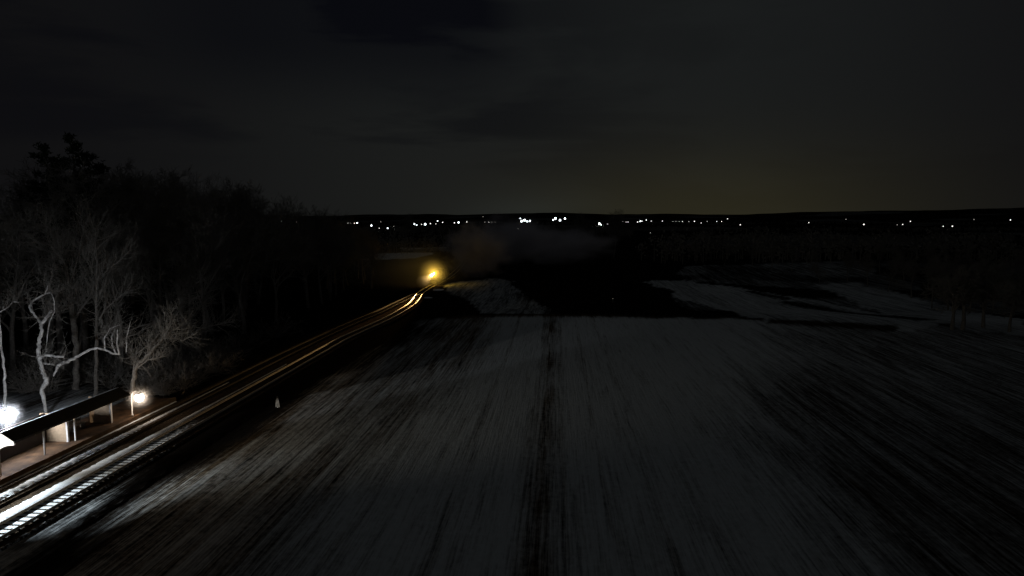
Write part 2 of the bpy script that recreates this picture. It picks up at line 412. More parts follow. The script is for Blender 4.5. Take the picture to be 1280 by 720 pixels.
def strip_profile(path, prof, mb):
    n = len(prof); t = np.gradient(path, axis=0); t /= np.linalg.norm(t, axis=1)[:, None]
    base = len(mb.v)
    for p, tt_ in zip(path, t):
        for (o, z) in prof: mb.v.append((p[0] + tt_[1] * o, p[1] - tt_[0] * o, z))
    for i in range(len(path) - 1):
        for j in range(n):
            j2 = (j + 1) % n; mb.f.append((base + i * n + j, base + i * n + j2, base + (i + 1) * n + j2, base + (i + 1) * n + j))
    mb.f.append(tuple(base + j for j in range(n))); mb.f.append(tuple(base + (len(path) - 1) * n + j for j in range(n))[::-1])
RAILP = [(-.07, -.17), (.07, -.17), (.07, -.155), (.012, -.13), (.012, -.04), (.040, -.044), (.042, -.028), (.036, -.015), (.026, -.006), (.012, -.001), (-.012, -.001), (-.026, -.006), (-.036, -.015), (-.042, -.028), (-.040, -.044), (-.012, -.04), (-.012, -.13), (-.07, -.155)]
def make_track(center, label, snowy):
    root = empty('railway_track', (center[0][0], center[0][1], 0), label=label, cat='railway track', group='the two parallel railway tracks')
    inv = np.array([center[0][0], center[0][1]])
    pth = smooth_path(center, 1.2)
    for s_ in (-.7525, .7525):
        mb = MB(); strip_profile(offset(pth, s_) - inv, RAILP, mb); mb.build('rail', M_rail if snowy else M_rust, root, smooth=True)
    sl = smooth_path(center, .56); t = np.gradient(sl, axis=0); ang = np.arctan2(-t[:, 0], t[:, 1])
    sme = MB().box(-1.25, 1.25, -.095, .095, -.27, -.165).mesh('sleeper', M_sleeper)
    order = [i for i in range(len(sl)) if sl[i][1] > 31]
    for i in order[:100]:
        o = bpy.data.objects.new('sleeper', sme); COL.objects.link(o); o.parent = root
        o.location = (sl[i][0] - inv[0] + random.uniform(-.03, .03), sl[i][1] - inv[1], random.uniform(-.008, .004) - (0 if snowy else .055)); o.rotation_euler = (0, 0, ang[i] + random.uniform(-.012, .012))
    mb = MB()
    for i in list(range(0, order[0])) + order[100:]:
        c, s_ = math.cos(ang[i]), math.sin(ang[i]); q = len(mb.v); b = MB().box(-1.28, 1.28, -.115, .115, -.27, -.165)
        mb.v += [(v[0] * c - v[1] * s_ + sl[i][0] - inv[0], v[0] * s_ + v[1] * c + sl[i][1] - inv[1], v[2]) for v in b.v]
        mb.f += [tuple(q + k for k in f) for f in b.f]
    o = mb.build('sleepers', M_sleeper, root); o['kind'] = 'stuff'
    return root, pth
track_near, P_near = make_track(nearc, 'snow-swept railway track on the field side with bright rails leading to the train', True)
track_far, P_far = make_track(farc, 'railway track running beside the platform edge, joining the other near the train', False)

def ballast_material():
    m = bpy.data.materials.new('ballast'); m.use_nodes = True; nt = m.node_tree; b = nt.nodes['Principled BSDF']; L = nt.links.new
    N = lambda t: nt.nodes.new(t)
    tc = N('ShaderNodeTexCoord')
    vo = N('ShaderNodeTexVoronoi'); vo.inputs['Scale'].default_value = 13; L(tc.outputs['Object'], vo.inputs['Vector'])
    n1 = N('ShaderNodeTexNoise'); n1.inputs['Scale'].default_value = 3.5; n1.inputs['Detail'].default_value = 6; n1.inputs['Roughness'].default_value = .7; L(tc.outputs['Object'], n1.inputs['Vector'])
    a = N('ShaderNodeAttribute'); a.attribute_name = 'snow'
    stone = N('ShaderNodeMix'); stone.data_type = 'RGBA'; L(vo.outputs['Color'], stone.inputs[0]); stone.inputs[6].default_value = (.020, .015, .011, 1); stone.inputs[7].default_value = (.10, .074, .052, 1)
    ad = N('ShaderNodeMath'); ad.operation = 'MULTIPLY_ADD'; L(n1.outputs['Fac'], ad.inputs[0]); ad.inputs[1].default_value = 1.1; L(a.outputs['Fac'], ad.inputs[2])
    mr = N('ShaderNodeMapRange'); L(ad.outputs[0], mr.inputs['Value']); mr.inputs['From Min'].default_value = .98; mr.inputs['From Max'].default_value = 1.12
    mx = N('ShaderNodeMix'); mx.data_type = 'RGBA'; L(mr.outputs[0], mx.inputs[0]); L(stone.outputs[2], mx.inputs[6]); mx.inputs[7].default_value = (.78, .83, .86, 1)
    L(mx.outputs[2], b.inputs['Base Color']); b.inputs['Roughness'].default_value = .95; b.inputs['Specular IOR Level'].default_value = 0
    hm = N('ShaderNodeMath'); hm.operation = 'MULTIPLY_ADD'; L(vo.outputs['Distance'], hm.inputs[0]); hm.inputs[1].default_value = -.5; L(n1.outputs['Fac'], hm.inputs[2])
    bp = N('ShaderNodeBump'); bp.inputs['Distance'].default_value = .035; bp.inputs['Strength'].default_value = .8; L(hm.outputs[0], bp.inputs['Height']); L(bp.outputs[0], b.inputs['Normal'])
    return m
# one ballast bed under both tracks; a snow mask by strip
YS = np.arange(-40, 330, .45)
nearx = np.interp(YS, P_near[:, 1], P_near[:, 0]); farx = np.where(YS < P_far[-1, 1], np.interp(YS, P_far[:, 1], P_far[:, 0]), np.interp(YS, P_near[:, 1], P_near[:, 0]))
rows = []; sn = []
NCB = 60
for i, y in enumerate(YS):
    xl, xr = farx[i] - 1.75, nearx[i] + 1.75
    fade = 1 - float(sstep(np.array(y), 62, 120)) * .5
    for j in range(NCB):
        u = j / (NCB - 1); x = xl + (xr - xl) * u
        dn = x - nearx[i]; df = x - farx[i]
        zt = (-.172 - .010 * random.random()) if abs(dn) < .72 else -.215 - .03 * random.random()
        if j == 0 or j == NCB - 1: zt = -.46
        s = .12
        if -1.95 < dn < -.80: s = .78
        if -.74 < dn < .74: s = .74
        if .80 < dn < 1.40: s = .05
        if dn > 1.45: s = .45
        if -.62 < df < .35: s = max(s, .60)
        if y < -100: s = .1
        rows.append((x, y, zt)); sn.append(s * (1 - float(sstep(np.array(y), 46, 74))) if y > 46 else s)
mb = MB(); mb.v = rows
for i in range(len(YS) - 1):
    for j in range(NCB - 1):
        a_ = i * NCB + j; mb.f.append((a_, a_ + 1, a_ + NCB + 1, a_ + NCB))
ob = mb.build('track_bed', ballast_material()); tag(ob, kind='structure')
at_ = ob.data.attributes.new('snow', 'FLOAT', 'POINT'); at_.data.foreach_set('value', np.array(sn, np.float32))

def snow_strip(path, o0, o1, z, y0, y1, rag=.10):
    P = path[(path[:, 1] > y0) & (path[:, 1] < y1)]
    Q = np.stack([np.interp(np.arange(P[0, 1], P[-1, 1], .13), P[:, 1], P[:, 0]), np.arange(P[0, 1], P[-1, 1], .13)], 1)
    b = MB(); L_, R_ = 0., 0.
    for i, q in enumerate(Q):
        L_ = .35 * L_ + random.uniform(-rag, rag); R_ = .35 * R_ + random.uniform(-rag, rag); f = 1 - .93 * float(sstep(np.array(q[1]), 42, 72))
        m_ = (o0 + o1) / 2; a0 = m_ + (o0 - m_) * f + L_ * f; a1 = m_ + (o1 - m_) * f + R_ * f
        for (o, dz) in ((a0, -.09), (a0 * .8 + a1 * .2, random.uniform(-.02, .01)), (a0 * .3 + a1 * .7, random.uniform(-.02, .01)), (a1, -.09)): b.v.append((q[0] + o, q[1], z + dz))
    for i in range(len(Q) - 1):
        for j in range(3): a_ = i * 4 + j; b.f.append((a_, a_ + 1, a_ + 5, a_ + 4))
    return b
tag(snow_strip(P_near, -2.0, -.795, -.09, 25, 84, .07).build('snow_bank', M_snow, smooth=True), kind='structure')
tag(snow_strip(P_far, -.50, .20, -.125, 25, 75, .10).build('snow_bank', M_snow, smooth=True), kind='structure')

# ------------------------------------------------------------ platform
mb = MB().box(-43.4, -38.95, 20, 66, -.5, .12); mb.box(-39.25, -38.90, 20, 66, -.44, .165)
tag(mb.build('platform', M_conc), kind='structure')
mb = MB()       # ragged snow swept along the platform edge
xs = np.linspace(-38.98, -38.2, 7)
yv = np.arange(20, 66, .35)
for y in yv:
    for j, x in enumerate(xs): mb.v.append((x - (.35 * j / 6) * (1 - 0) + random.uniform(-.05, .05), y, -.20 - .1 * j / 6 + random.uniform(0, .03) - (.2 if j == 6 else 0)))
for i in range(len(yv) - 1):
    for j in range(6): a_ = i * 7 + j; mb.f.append((a_, a_ + 1, a_ + 8, a_ + 7))
tag(mb.build('snow_bank', M_snow, smooth=True), kind='structure')

RX0, RX1, RZ0, RZ1, RY0, RY1 = -41.1, -38.33, 2.55, 2.62, 44.55, 57.7
cn = empty('platform_canopy', (-40, 44, .12), label='long low platform canopy with black roof and white end walls by the tracks', cat='canopy')
def rel(mb, o=(-40, 44, .12)):
    mb.v = [(v[0] - o[0], v[1] - o[1], v[2] - o[2]) for v in mb.v]; return mb
RIX, RIZ = -39.25, 3.30
mb = MB()
mb.prism([(RX0, RY0, RZ0), (RIX, RY0, RIZ - .10), (RX1, RY0, RZ1), (RX1, RY0, RZ1 + .10), (RIX, RY0, RIZ), (RX0, RY0, RZ0 + .10)], (0, RY1 - RY0, 0))
rf = rel(mb).build('roof', M_roof, cn)
rel(MB().box(RX0 - .09, RX0 - .004, RY0, RY1, RZ0 - .02, RZ0 + .09)).build('gutter', M_steel, rf)
mb = MB(); nseg = 60          # old snow left on the back slope, thin along the ridge
for i in range(nseg + 1):
    y = RY0 + .05 + (RY1 - RY0 - .1) * i / nseg; sl_ = (RIZ - RZ0 - .10) / (RIX - RX0); w = (.75 + .25 * random.random()) * (1 if i < 34 else .55)
    for (x, dz) in ((RIX - .01, .004), (RIX - .05, .035), (RIX - .9 * w, .05), (RIX - 1.25 * w, .002)): mb.v.append((x, y, RIZ + (x - RIX) * sl_ + dz))
for i in range(nseg):
    for j in range(3): a_ = i * 4 + j; mb.f.append((a_, a_ + 1, a_ + 5, a_ + 4))
rel(mb).build('snow_cover', M_snow, rf, smooth=True)
rel(MB().box(RX1 + .002, RX1 + .04, RY0, RY1, RZ1 - .05, RZ1 + .105)).build('fascia', M_roof, rf)
rel(MB().prism([(RX0 + .06, RY0 - .05, RZ0 - .02), (RX1 - .02, RY0 - .05, RZ1 - .03), (RX1 - .02, RY0 - .05, RZ1 + .08), (RIX, RY0 - .05, RIZ - .02), (RX0 + .06, RY0 - .05, RZ0 + .08)], (0, .047, 0))).build('gable', M_white, cn)
def bracket_profile(xp, xe, zt, ze):        # curved cantilever in the XZ plane
    pts = [(xp, zt - .75)]
    for k in range(9):
        a = k / 8 * math.pi / 2
        pts.append((xe - (xe - xp) * math.cos(a) * 1.0, zt - .75 + (.75 - .16) * math.sin(a)))
    pts += [(xe, ze), (xp - .0, ze - .10)]
    return pts
for k, (yw, xl, xr) in enumerate(((44.65, -43.1, -39.62), (52.1, -42.4, -40.05), (57.3, -41.9, -39.85))):
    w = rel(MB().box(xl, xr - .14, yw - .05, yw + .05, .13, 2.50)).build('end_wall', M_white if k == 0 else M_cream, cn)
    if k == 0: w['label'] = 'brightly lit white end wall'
    rel(MB().box(xr - .138, xr, yw - .09, yw + .09, .125, 2.52)).build('post', M_white, cn)
    pr = bracket_profile(xr + .002, RX1 - .05, RZ1 - .05, RZ1 - .05)
    rel(MB().prism([(x, yw - .07, z) for x, z in pr], (0, .14, 0))).build('bracket', M_white, cn)
    rel(MB().box(xl + .1, xl + .2, yw + .06, yw + .16, .13, 2.45)).build('post', M_white, cn)
rel(MB().box(-42.02, -41.92, 44.75, 52.04, .13, 2.50)).build('back_wall', M_barn, cn)
# tie beams under the roof between frames
rel(MB().box(-40.40, -40.28, 44.8, 57.2, 2.30, 2.44)).build('beam', M_wood, cn)
for yb in np.arange(45.3, 57.6, 1.35):
    if min(abs(yb - q) for q in (43.9, 52.1, 57.9)) > .3:
        rel(MB().box(RX0 + .12, RX1 - .1, yb - .04, yb + .04, 2.50, 2.54)).build('rafter', M_wood, cn)

# free-standing frame on the platform edge
sf = empty('sign_frame', (-39.7, 49.0, .12), label='slim pale post and rail frame on the platform under the canopy edge', cat='frame')
MB().box(-.05, .05, -.05, .05, 0, 1.95).build('post', M_white, sf)
MB().box(-.05, .05, 3.35, 3.45, 0, 1.95).build('post', M_white, sf)
MB().box(-.04, .04, -.05, 3.45, 1.955, 2.04).build('rail', M_white, sf)

# benches in the shade of the shelter
def bench(x, y, rz, label, z=.12):
    b = empty('bench', (x, y, z), rz, label=label, cat='bench', group='benches by the station')
    s = MB()
    for k in range(4): s.box(-.85, .85, -.22 + k * .12, -.13 + k * .12, .42, .455)
    s.build('seat', M_wood, b)
    s = MB()
    for k in range(3): s.box(-.85, .85, .25, .28, .52 + k * .13, .61 + k * .13)
    s.build('backrest', M_wood, b)
    for sx in (-.7, .7):
        MB().box(sx - .03, sx + .03, -.2, .24, 0, .418).box(sx - .03, sx + .03, .2, .248, .42, .9).build('leg', M_steel, b)
bench(-41.6, 55.2, R(90), 'dark slatted bench under the canopy near its far end')
# picnic table under the trees
pt = at(77, 484, -.0); tz = gz(pt[0], pt[1])
pb = empty('picnic_table', (pt[0], pt[1], tz), R(62), label='small picnic table with frosted planks under the trees beyond the canopy', cat='picnic table')
s = MB()
for k in range(4): s.box(-1.0, 1.0, -.36 + k * .19, -.20 + k * .19, .72, .755)
s.build('tabletop', M_pale, pb)
for sy in (-.72, .72): MB().box(-1.0, 1.0, sy - .13, sy + .13, .43, .465).build('seat', M_pale, pb)
for sx in (-.7, .7):
    MB().tube([(sx, -.75, .02), (sx, -.2, .72)], .04, 4).tube([(sx, .75, .02), (sx, .2, .72)], .04, 4).box(sx - .03, sx + .03, -.8, .8, .38, .43).build('leg', M_wood, pb)

# ------------------------------------------------------------ lamps (each lights its surroundings)
def point(name, loc, watts, col, rad, parent):
    l = bpy.data.lights.new(name, 'POINT'); l.energy = watts; l.color = col; l.shadow_soft_size = rad
    o = bpy.data.objects.new(name, l); COL.objects.link(o); o.parent = parent; o.location = loc; return o
def spot(name, loc, tgt, watts, col, rad, size, blend, parent):
    l = bpy.data.lights.new(name, 'SPOT'); l.energy = watts; l.color = col; l.shadow_soft_size = rad; l.spot_size = size; l.spot_blend = blend
    o = bpy.data.objects.new(name, l); COL.objects.link(o); o.parent = parent; o.location = loc
    o.rotation_euler = (Vector(tgt) - Vector(loc)).to_track_quat('-Z', 'Y').to_euler(); return o
E_cold = emat('cold_lamp_glass', (.82, .88, 1.0), 560); E_warm = emat('warm_lamp_glass', (1.0, .82, .66), 34)
def station_lamp(x, y, z, h, label, em, col, watts, rg=.26):
    l = empty('station_lamp', (x, y, z), label=label, cat='lamp', group='lamps of the station')
    MB().tube([(0, 0, 0), (0, 0, .3), (0, 0, .32), (0, 0, h - rg * .9)], [.11, .10, .05, .045], 10).build('pole', M_white, l, smooth=True)
    MB().tube([(0, 0, h + rg * .75), (0, 0, h + rg * 1.05), (0, 0, h + rg * 1.2)], [rg * .7, rg * .62, rg * .1], 14).build('cap', M_steel, l)
    gl_ = MB().sphere((0, 0, h), rg, 20, 14).build('globe', em, l, smooth=True)
    return l
L1 = station_lamp(-42.25, 48.5, -.2, 3.62, 'cold white globe lamp glaring behind the canopy roof at the left', E_cold, (.8, .86, 1), 0, .33)
LP = at(174, 497, 1.95)
L2 = empty('station_lamp', (LP[0] - .75, LP[1], .12), label='warm white globe lamp glaring beyond the far end of the canopy', cat='lamp', group='lamps of the station')
_z = LP[2] - .12
MB().tube([(0, 0, 0), (0, 0, .25), (0, 0, .27), (0, 0, _z + .1), (.10, 0, _z + .42), (.34, 0, _z + .60), (.62, 0, _z + .58), (.75, 0, _z + .40)], [.10, .09, .05, .045, .04, .035, .035, .035], 10).build('pole', M_white, L2, smooth=True)
MB().tube([(.75, 0, _z + .26), (.75, 0, _z + .36), (.75, 0, _z + .42)], [.22, .18, .05], 14).build('cap', M_steel, L2)
MB().sphere((.75, 0, _z), .37, 20, 14).build('globe', E_warm, L2, smooth=True)
# floodlight on a mast further along the platform, just out of view to the left
L3 = empty('floodlight_mast', (-46.5, 30.5, -.2), label='floodlight mast of the station standing left of the picture edge', cat='floodlight', group='lamps of the station')
MB().tube([(0, 0, 0), (0, 0, 3.95)], [.11, .07], 10).build('mast', M_steel, L3, smooth=True)
MB().box(-.3, .3, -.12, .12, 3.95, 4.2).build('lamp_housing', M_steel, L3)
spot('floodlight_beam', (.25, .3, 3.90), (12.8, 9.8, -4.8), 80000, (.80, .92, 1.0), .10, R(46), .55, L3)
spot('floodlight_beam', (.28, .3, 3.90), (20, 26, 1.9), 12500, (1.0, .90, .72), .10, R(66), 1.0, L3)
spot('floodlight_beam', (.30, .3, 3.90), (6.2, 22, .9), 2600, (1.0, .66, .40), .10, R(24), .8, L3)
spot('floodlight_beam', (.27, .3, 3.90), (8.4, 14, 1.9), 18000, (.90, .95, 1.0), .10, R(17), .5, L3)

# soft volumes: haze added for lamp and headlight glare, and the exhaust smoke
def soft_volume(name, loc, rad, dens, label, col=(1, 1, 1), power=2.0, sq=(1, 1, 1), noise_=0., aniso=0.0, nsc=2.0):
    m = bpy.data.materials.new(name); m.use_nodes = True; nt = m.node_tree; nt.nodes.clear(); L = nt.links.new
    o_ = nt.nodes.new('ShaderNodeOutputMaterial'); v = nt.nodes.new('ShaderNodeVolumePrincipled')
    v.inputs['Color'].default_value = (*col, 1); v.inputs['Anisotropy'].default_value = aniso
    tc = nt.nodes.new('ShaderNodeTexCoord'); ln = nt.nodes.new('ShaderNodeVectorMath'); ln.operation = 'LENGTH'; L(tc.outputs['Object'], ln.inputs[0])
    s = nt.nodes.new('ShaderNodeMath'); s.operation = 'SUBTRACT'; s.inputs[0].default_value = 1; L(ln.outputs['Value'], s.inputs[1]); s.use_clamp = True
    src = s.outputs[0]
    if noise_:
        n = nt.nodes.new('ShaderNodeTexNoise'); n.inputs['Scale'].default_value = nsc; n.inputs['Detail'].default_value = 4; n.inputs['Roughness'].default_value = .55; L(tc.outputs['Object'], n.inputs['Vector'])
        a = nt.nodes.new('ShaderNodeMath'); a.operation = 'MULTIPLY_ADD'; L(n.outputs['Fac'], a.inputs[0]); a.inputs[1].default_value = noise_; L(src, a.inputs[2])
        a2 = nt.nodes.new('ShaderNodeMath'); a2.operation = 'SUBTRACT'; L(a.outputs[0], a2.inputs[0]); a2.inputs[1].default_value = noise_ * .55; a2.use_clamp = True
        src = a2.outputs[0]
    p = nt.nodes.new('ShaderNodeMath'); p.operation = 'POWER'; L(src, p.inputs[0]); p.inputs[1].default_value = power
    k = nt.nodes.new('ShaderNodeMath'); k.operation = 'MULTIPLY'; L(p.outputs[0], k.inputs[0]); k.inputs[1].default_value = dens
    L(k.outputs[0], v.inputs['Density']); L(v.outputs[0], o_.inputs['Volume'])
    o = MB().sphere((0, 0, 0), 1, 24, 16).build(name, m); o.location = loc; o.scale = (rad * sq[0], rad * sq[1], rad * sq[2])
    return tag(o, label=label, kind='stuff')
soft_volume('soft_volume', (-42.25, 48.5, 3.42), 1.6, .75, 'thin haze added for the glare round the cold lamp', power=3.6)
soft_volume('soft_volume', (LP[0], LP[1], LP[2]), 1.7, 1.5, 'thin haze added for the glare round the warm lamp', power=3.6)

# ------------------------------------------------------------ locomotive
le = P_near[np.argmin(np.abs(P_near[:, 1] - 186.5))]; nx = P_near[np.argmin(np.abs(P_near[:, 1] - 200))]
hd = math.atan2(-(nx - le)[0], (nx - le)[1])
loco = empty('steam_locomotive', (le[0], le[1], 0), hd, label='black steam locomotive coming head on with its yellow headlight lit', cat='locomotive')
def cyl_y(mb, x, z, y0, y1, r, n=24): return mb.tube([(x, y0, z), (x, y1, z)], r, n)
def ring(mb, prof, x, z, n=28): return mb.tube([(x, y, z) for y, r in prof], [r for y, r in prof], n)
ring(MB(), [(2.6, .82), (3.6, .82), (3.62, .86), (3.7, .86), (3.72, .82), (8.4, .86)], 0, 2.35).build('boiler', M_black, loco, smooth=False)
fr = ring(MB(), [(.98, .25), (1.02, .62), (1.10, .80), (1.12, .86), (2.598, .86)], 0, 2.35).build('smokebox', M_black, loco)
MB().tube([(0, 1.9, 3.15), (0, 1.9, 3.3), (0, 1.9, 3.85), (0, 1.9, 3.95)], [.34, .25, .27, .33], 18).build('chimney', M_black, loco)
MB().tube([(0, 4.4, 3.1), (0, 4.4, 3.55), (0, 4.4, 3.8)], [.36, .34, .12], 18).build('steam_dome', M_black, loco)
MB().tube([(0, 6.2, 3.1), (0, 6.2, 3.5), (0, 6.2, 3.65)], [.3, .28, .1], 18).build('sand_dome', M_black, loco)
bl = MB().tube([(0, 3.2, 3.34), (0, 3.2, 3.42), (0, 3.2, 3.58), (0, 3.2, 3.62)], [.17, .15, .09, .02], 14).build('bell', M_steel, loco)
MB().box(-1.35, 1.35, 8.42, 10.6, 1.3, 3.35).build('cab', M_black, loco)
MB().prism([(-1.5, 8.3, 3.36), (1.5, 8.3, 3.36), (1.3, 8.3, 3.62), (.6, 8.3, 3.78), (-.6, 8.3, 3.78), (-1.3, 8.3, 3.62)], (0, 2.5, 0)).build('cab_roof', M_black, loco)
for sx in (-.95, .95): MB().box(sx - .28, sx + .28, 8.395, 8.417, 2.5, 3.1).build('cab_window', M_steel, loco)
for sx in (-1, 1):
    MB().box(sx * 1.12 - .3, sx * 1.12 + .3, 1.2, 8.3, 1.52, 1.58).build('running_board', M_black, loco)
    MB().tube([(sx * 1.12, 1.3, 1.02), (sx * 1.12, 2.5, 1.02)], .40, 18).build('cylinder', M_black, loco)
    MB().tube([(sx * .92, 1.3, 2.25), (sx * .92, 8.2, 2.25)], .025, 6).build('handrail', M_steel, loco)
    for yy_ in (3.6, 5.3, 7.0):
        wmb = MB(); w = wmb.tube([(sx * .70, yy_, .80), (sx * .84, yy_, .80)], .80, 26); wmb.build('driving_wheel', M_black, loco)
    for yy_ in (.75, 2.0):
        MB().tube([(sx * .70, yy_, .42), (sx * .84, yy_, .42)], .42, 18).build('pilot_wheel', M_black, loco)
    MB().box(sx * .92 - .04, sx * .92 + .04, 3.4, 7.2, .55, .68).build('side_rod', M_steel, loco)
MB().box(-1.3, 1.3, .3, .55, .85, 1.25).build('buffer_beam', M_black, loco)
mb = MB()
for k in range(-6, 7):
    mb.tube([(k * .17, .42, .84), (k * .105, -.75 + abs(k) * .08, .16)], .035, 5)
mb.tube([(-1.2, .3, .16), (-.63, -.27, .13), (0, -.8, .13), (.63, -.27, .13), (1.2, .3, .16)], .05, 6)
mb.build('pilot_grille', M_black, loco)
HZ = float(atY(541.3, 345.0, le[1] - 0.2)[2]); print('headlight z', HZ, 'x', atY(541.3, 345, le[1])[0], le)
HX = float(atY(541.3, 345.0, le[1])[0] - le[0])
hl = MB().tube([(0, .70, 3.05), (0, 1.25, 3.05)], [.27, .24], 20).build('headlight', M_steel, loco)
MB().tube([(0, .66, 3.05), (0, .697, 3.05)], .25, 20).build('lens', emat('headlight_glass', (1.0, .72, .22), 60), hl)
MB().box(-.15, .15, .95, 1.2, 2.6, 2.80).build('lamp_bracket', M_steel, loco)
_w = Vector((-32.2, 95, 0)) - Vector((le[0], le[1], 0)); _l = (_w.x * math.cos(-hd) - _w.y * math.sin(-hd), _w.x * math.sin(-hd) + _w.y * math.cos(-hd))
spot('headlight_beam', (0, .60, 3.05), (_l[0], _l[1], -.4), 1700000, (1.0, .60, .22), .12, R(12), .8, loco)
point('headlight_glow_fill', (0, .30, 3.05), 1200, (1.0, .58, .06), .25, loco)  # extra point lamp added to make the haze glow round the headlight
td = empty('tender', (le[0], le[1], 0), hd, label='black coal tender coupled behind the steam locomotive', cat='tender')
MB().box(-1.4, 1.4, 11.1, 16.6, 1.15, 2.75).build('tank', M_black, td)
mb = MB()
for k in range(60): mb.sphere((random.uniform(-1.1, 1.1), random.uniform(11.6, 15), 2.72 + random.uniform(0, .35)), random.uniform(.15, .3), 6, 4)
mb.build('coal', M_black, td)
for sx in (-1, 1):
    for yy_ in (11.9, 13.2, 14.9, 16.1): MB().tube([(sx * .70, yy_, .42), (sx * .84, yy_, .42)], .42, 18).build('wheel', M_black, td)

hp = Vector((le[0], le[1], 0)) + Vector((math.sin(-hd) * .5, .5, 3.05))
soft_volume('steam', (hp[0], hp[1] - 1.2, hp[2] + .1), 5.0, .62, 'haze added for the glow close round the yellow headlight', power=2.2)  # added haze ball imitating the headlight's lens glow
soft_volume('steam', (hp[0] - 7, hp[1] - 4, 5.0), 17, .020, 'thin haze added for the wide glow left of the headlight', power=1.3, sq=(1.3, 1.0, .55), noise_=.8, nsc=3)  # second added ball for the faint outer glow
# big exhaust cloud rolling off to the right behind the engine
SM = 'pale exhaust smoke '
for (px, py, Y, sq, dn, nc, lab) in ((597, 312, 208, (12, 9, 9.5), .50, 2.4, SM + 'billowing up just right of the headlight'), (640, 298, 225, (17, 14, 9), .28, 2.2, SM + 'thinning towards the horizon lights'), (700, 305, 245, (22, 18, 8), .14, 2.0, SM + 'drifting away thin over the dark field')):
    pc = atY(px, py, Y); soft_volume('smoke', tuple(pc), 1.0, dn, lab, power=1.1, sq=sq, noise_=1.7, nsc=nc, col=(.95, .93, 1.0))

# lineside bits
def lineside_marker(px, py, h, label, mt):
    p = at(px, py, 0); z = gz(p[0], p[1])
    r_ = empty('lineside_marker', (p[0], p[1], z), label=label, cat='marker')
    hh = h - z
    MB().tube([(0, 0, 0), (0, 0, hh)], .05, 8).build('post', M_white, r_)
    MB().prism([(-.24, -.06, .06), (.24, -.06, .06), (.08, -.06, hh + .12), (-.08, -.06, hh + .12)], (0, .025, 0)).build('board', mt, r_)
lineside_marker(347, 502, .45, 'small pale marker board on the dark verge right of the tracks', M_dbark)
for (px, py, rr, lab) in ((535, 371, .55, 'lower small heap of snow right of the curving rails'), (548.5, 361.5, .8, 'bright heap of snow right below the headlight')):
    p = at(px, py, 0); mb = MB().sphere((0, 0, 0), rr, 22, 14, (1.9, 1.5, .35))
    mb.v = [(v[0] * (1 + .25 * mnoise.noise(Vector(v) * 2.1)), v[1] * (1 + .25 * mnoise.noise(Vector(v) * 2.1 + Vector((3, 0, 0)))), v[2] * (1 + .4 * mnoise.noise(Vector(v) * 2.5))) for v in mb.v]
    tag(mb.build('snow_heap', M_snow, smooth=True, loc=(p[0], p[1], gz(p[0], p[1]) + .1)), lab, 'snow heap', 'snow heaps beside the rails', 'thing')

# ------------------------------------------------------------ trees
def grow(seed, h, spread=1.0, r0=.3, levels=4, tmin=.016, twig=1.0, sides=(8, 6, 4, 3, 3), first=.28):
    rd = random.Random(seed); tr = MB(); cr = MB()
    def rv(): return np.array([rd.gauss(0, 1) for _ in range(3)])
    def branch(p, d, L, r, lev):
        n = {0: 9, 1: 7, 2: 5, 3: 4}.get(lev, 3)
        pts = [p]; rs = [r]; dirs = [d]
        for i in range(n):
            d = d + rv() * (.07 if lev == 0 else .20) + np.array([0, 0, .02 if lev == 0 else .07])
            d = d / math.sqrt(d @ d); p = p + d * (L / n); pts.append(p); dirs.append(d)
            rs.append(max(tmin if lev > 2 else .02, r * (1 - (i + 1) / n * (.80 if lev == 0 else .88))))
        (tr if lev == 0 else cr).tube(pts, rs, sides[min(lev, 4)], cap=False)
        if lev >= levels: return
        k = {0: int(13 * spread ** .3), 1: 8, 2: 7, 3: int(6 * twig)}.get(lev, 4)
        for q in range(k):
            f = (first if lev == 0 else .18) + (1 - (first if lev == 0 else .18)) * (q + rd.random()) / k
            f = min(f, .985)
            i = int(f * n); t = f * n - i; b = pts[i] * (1 - t) + pts[min(i + 1, n)] * t
            dd = dirs[i]; a = rv(); a = a - dd * (a @ dd); a /= (math.sqrt(a @ a) or 1)
            ang = rd.uniform(.45, 1.0) if lev else rd.uniform(.5, 1.05) * (1.15 - .5 * f)
            nd = dd * math.cos(ang) + a * math.sin(ang)
            if lev == 0: nd[2] = abs(nd[2]) * .9 + .15
            nd /= math.sqrt(nd @ nd)
            LL = L * {0: .50 * spread * (1.15 - .75 * f), 1: .52, 2: .5, 3: .55}.get(lev, .5) * rd.uniform(.7, 1.15)
            rr = max(tmin * 1.2, rs[i] * {0: .52, 1: .5, 2: .55}.get(lev, .6))
            branch(b, nd, LL, rr, lev + 1)
    branch(np.array([0., 0, -.3]), np.array([rd.uniform(-.05, .05), rd.uniform(-.05, .05), 1.]), h, r0, 0)
    return tr, cr
protos = []
for k, (h, sp, r0) in enumerate(((24, 1.0, .36), (21, 1.15, .30), (26, .9, .42), (18, 1.2, .26), (22, 1.05, .33))):
    tr, cr = grow(100 + k, h * .92, sp, r0, levels=4 if k < 3 else 4, twig=1.0)
    h = max(v[2] for v in cr.v)
    protos.append((h, tr.mesh('trunk', M_dbark, True), cr.mesh('crown', M_twig, True)))
    print('tree verts', len(tr.v), len(cr.v))
tr, cr = grow(210, 10.5, 1.25, .42, levels=4, tmin=.03, first=.34)
protos.append((max(v[2] for v in cr.v), tr.mesh('trunk', M_dbark, True), cr.mesh('crown', M_twig, True)))
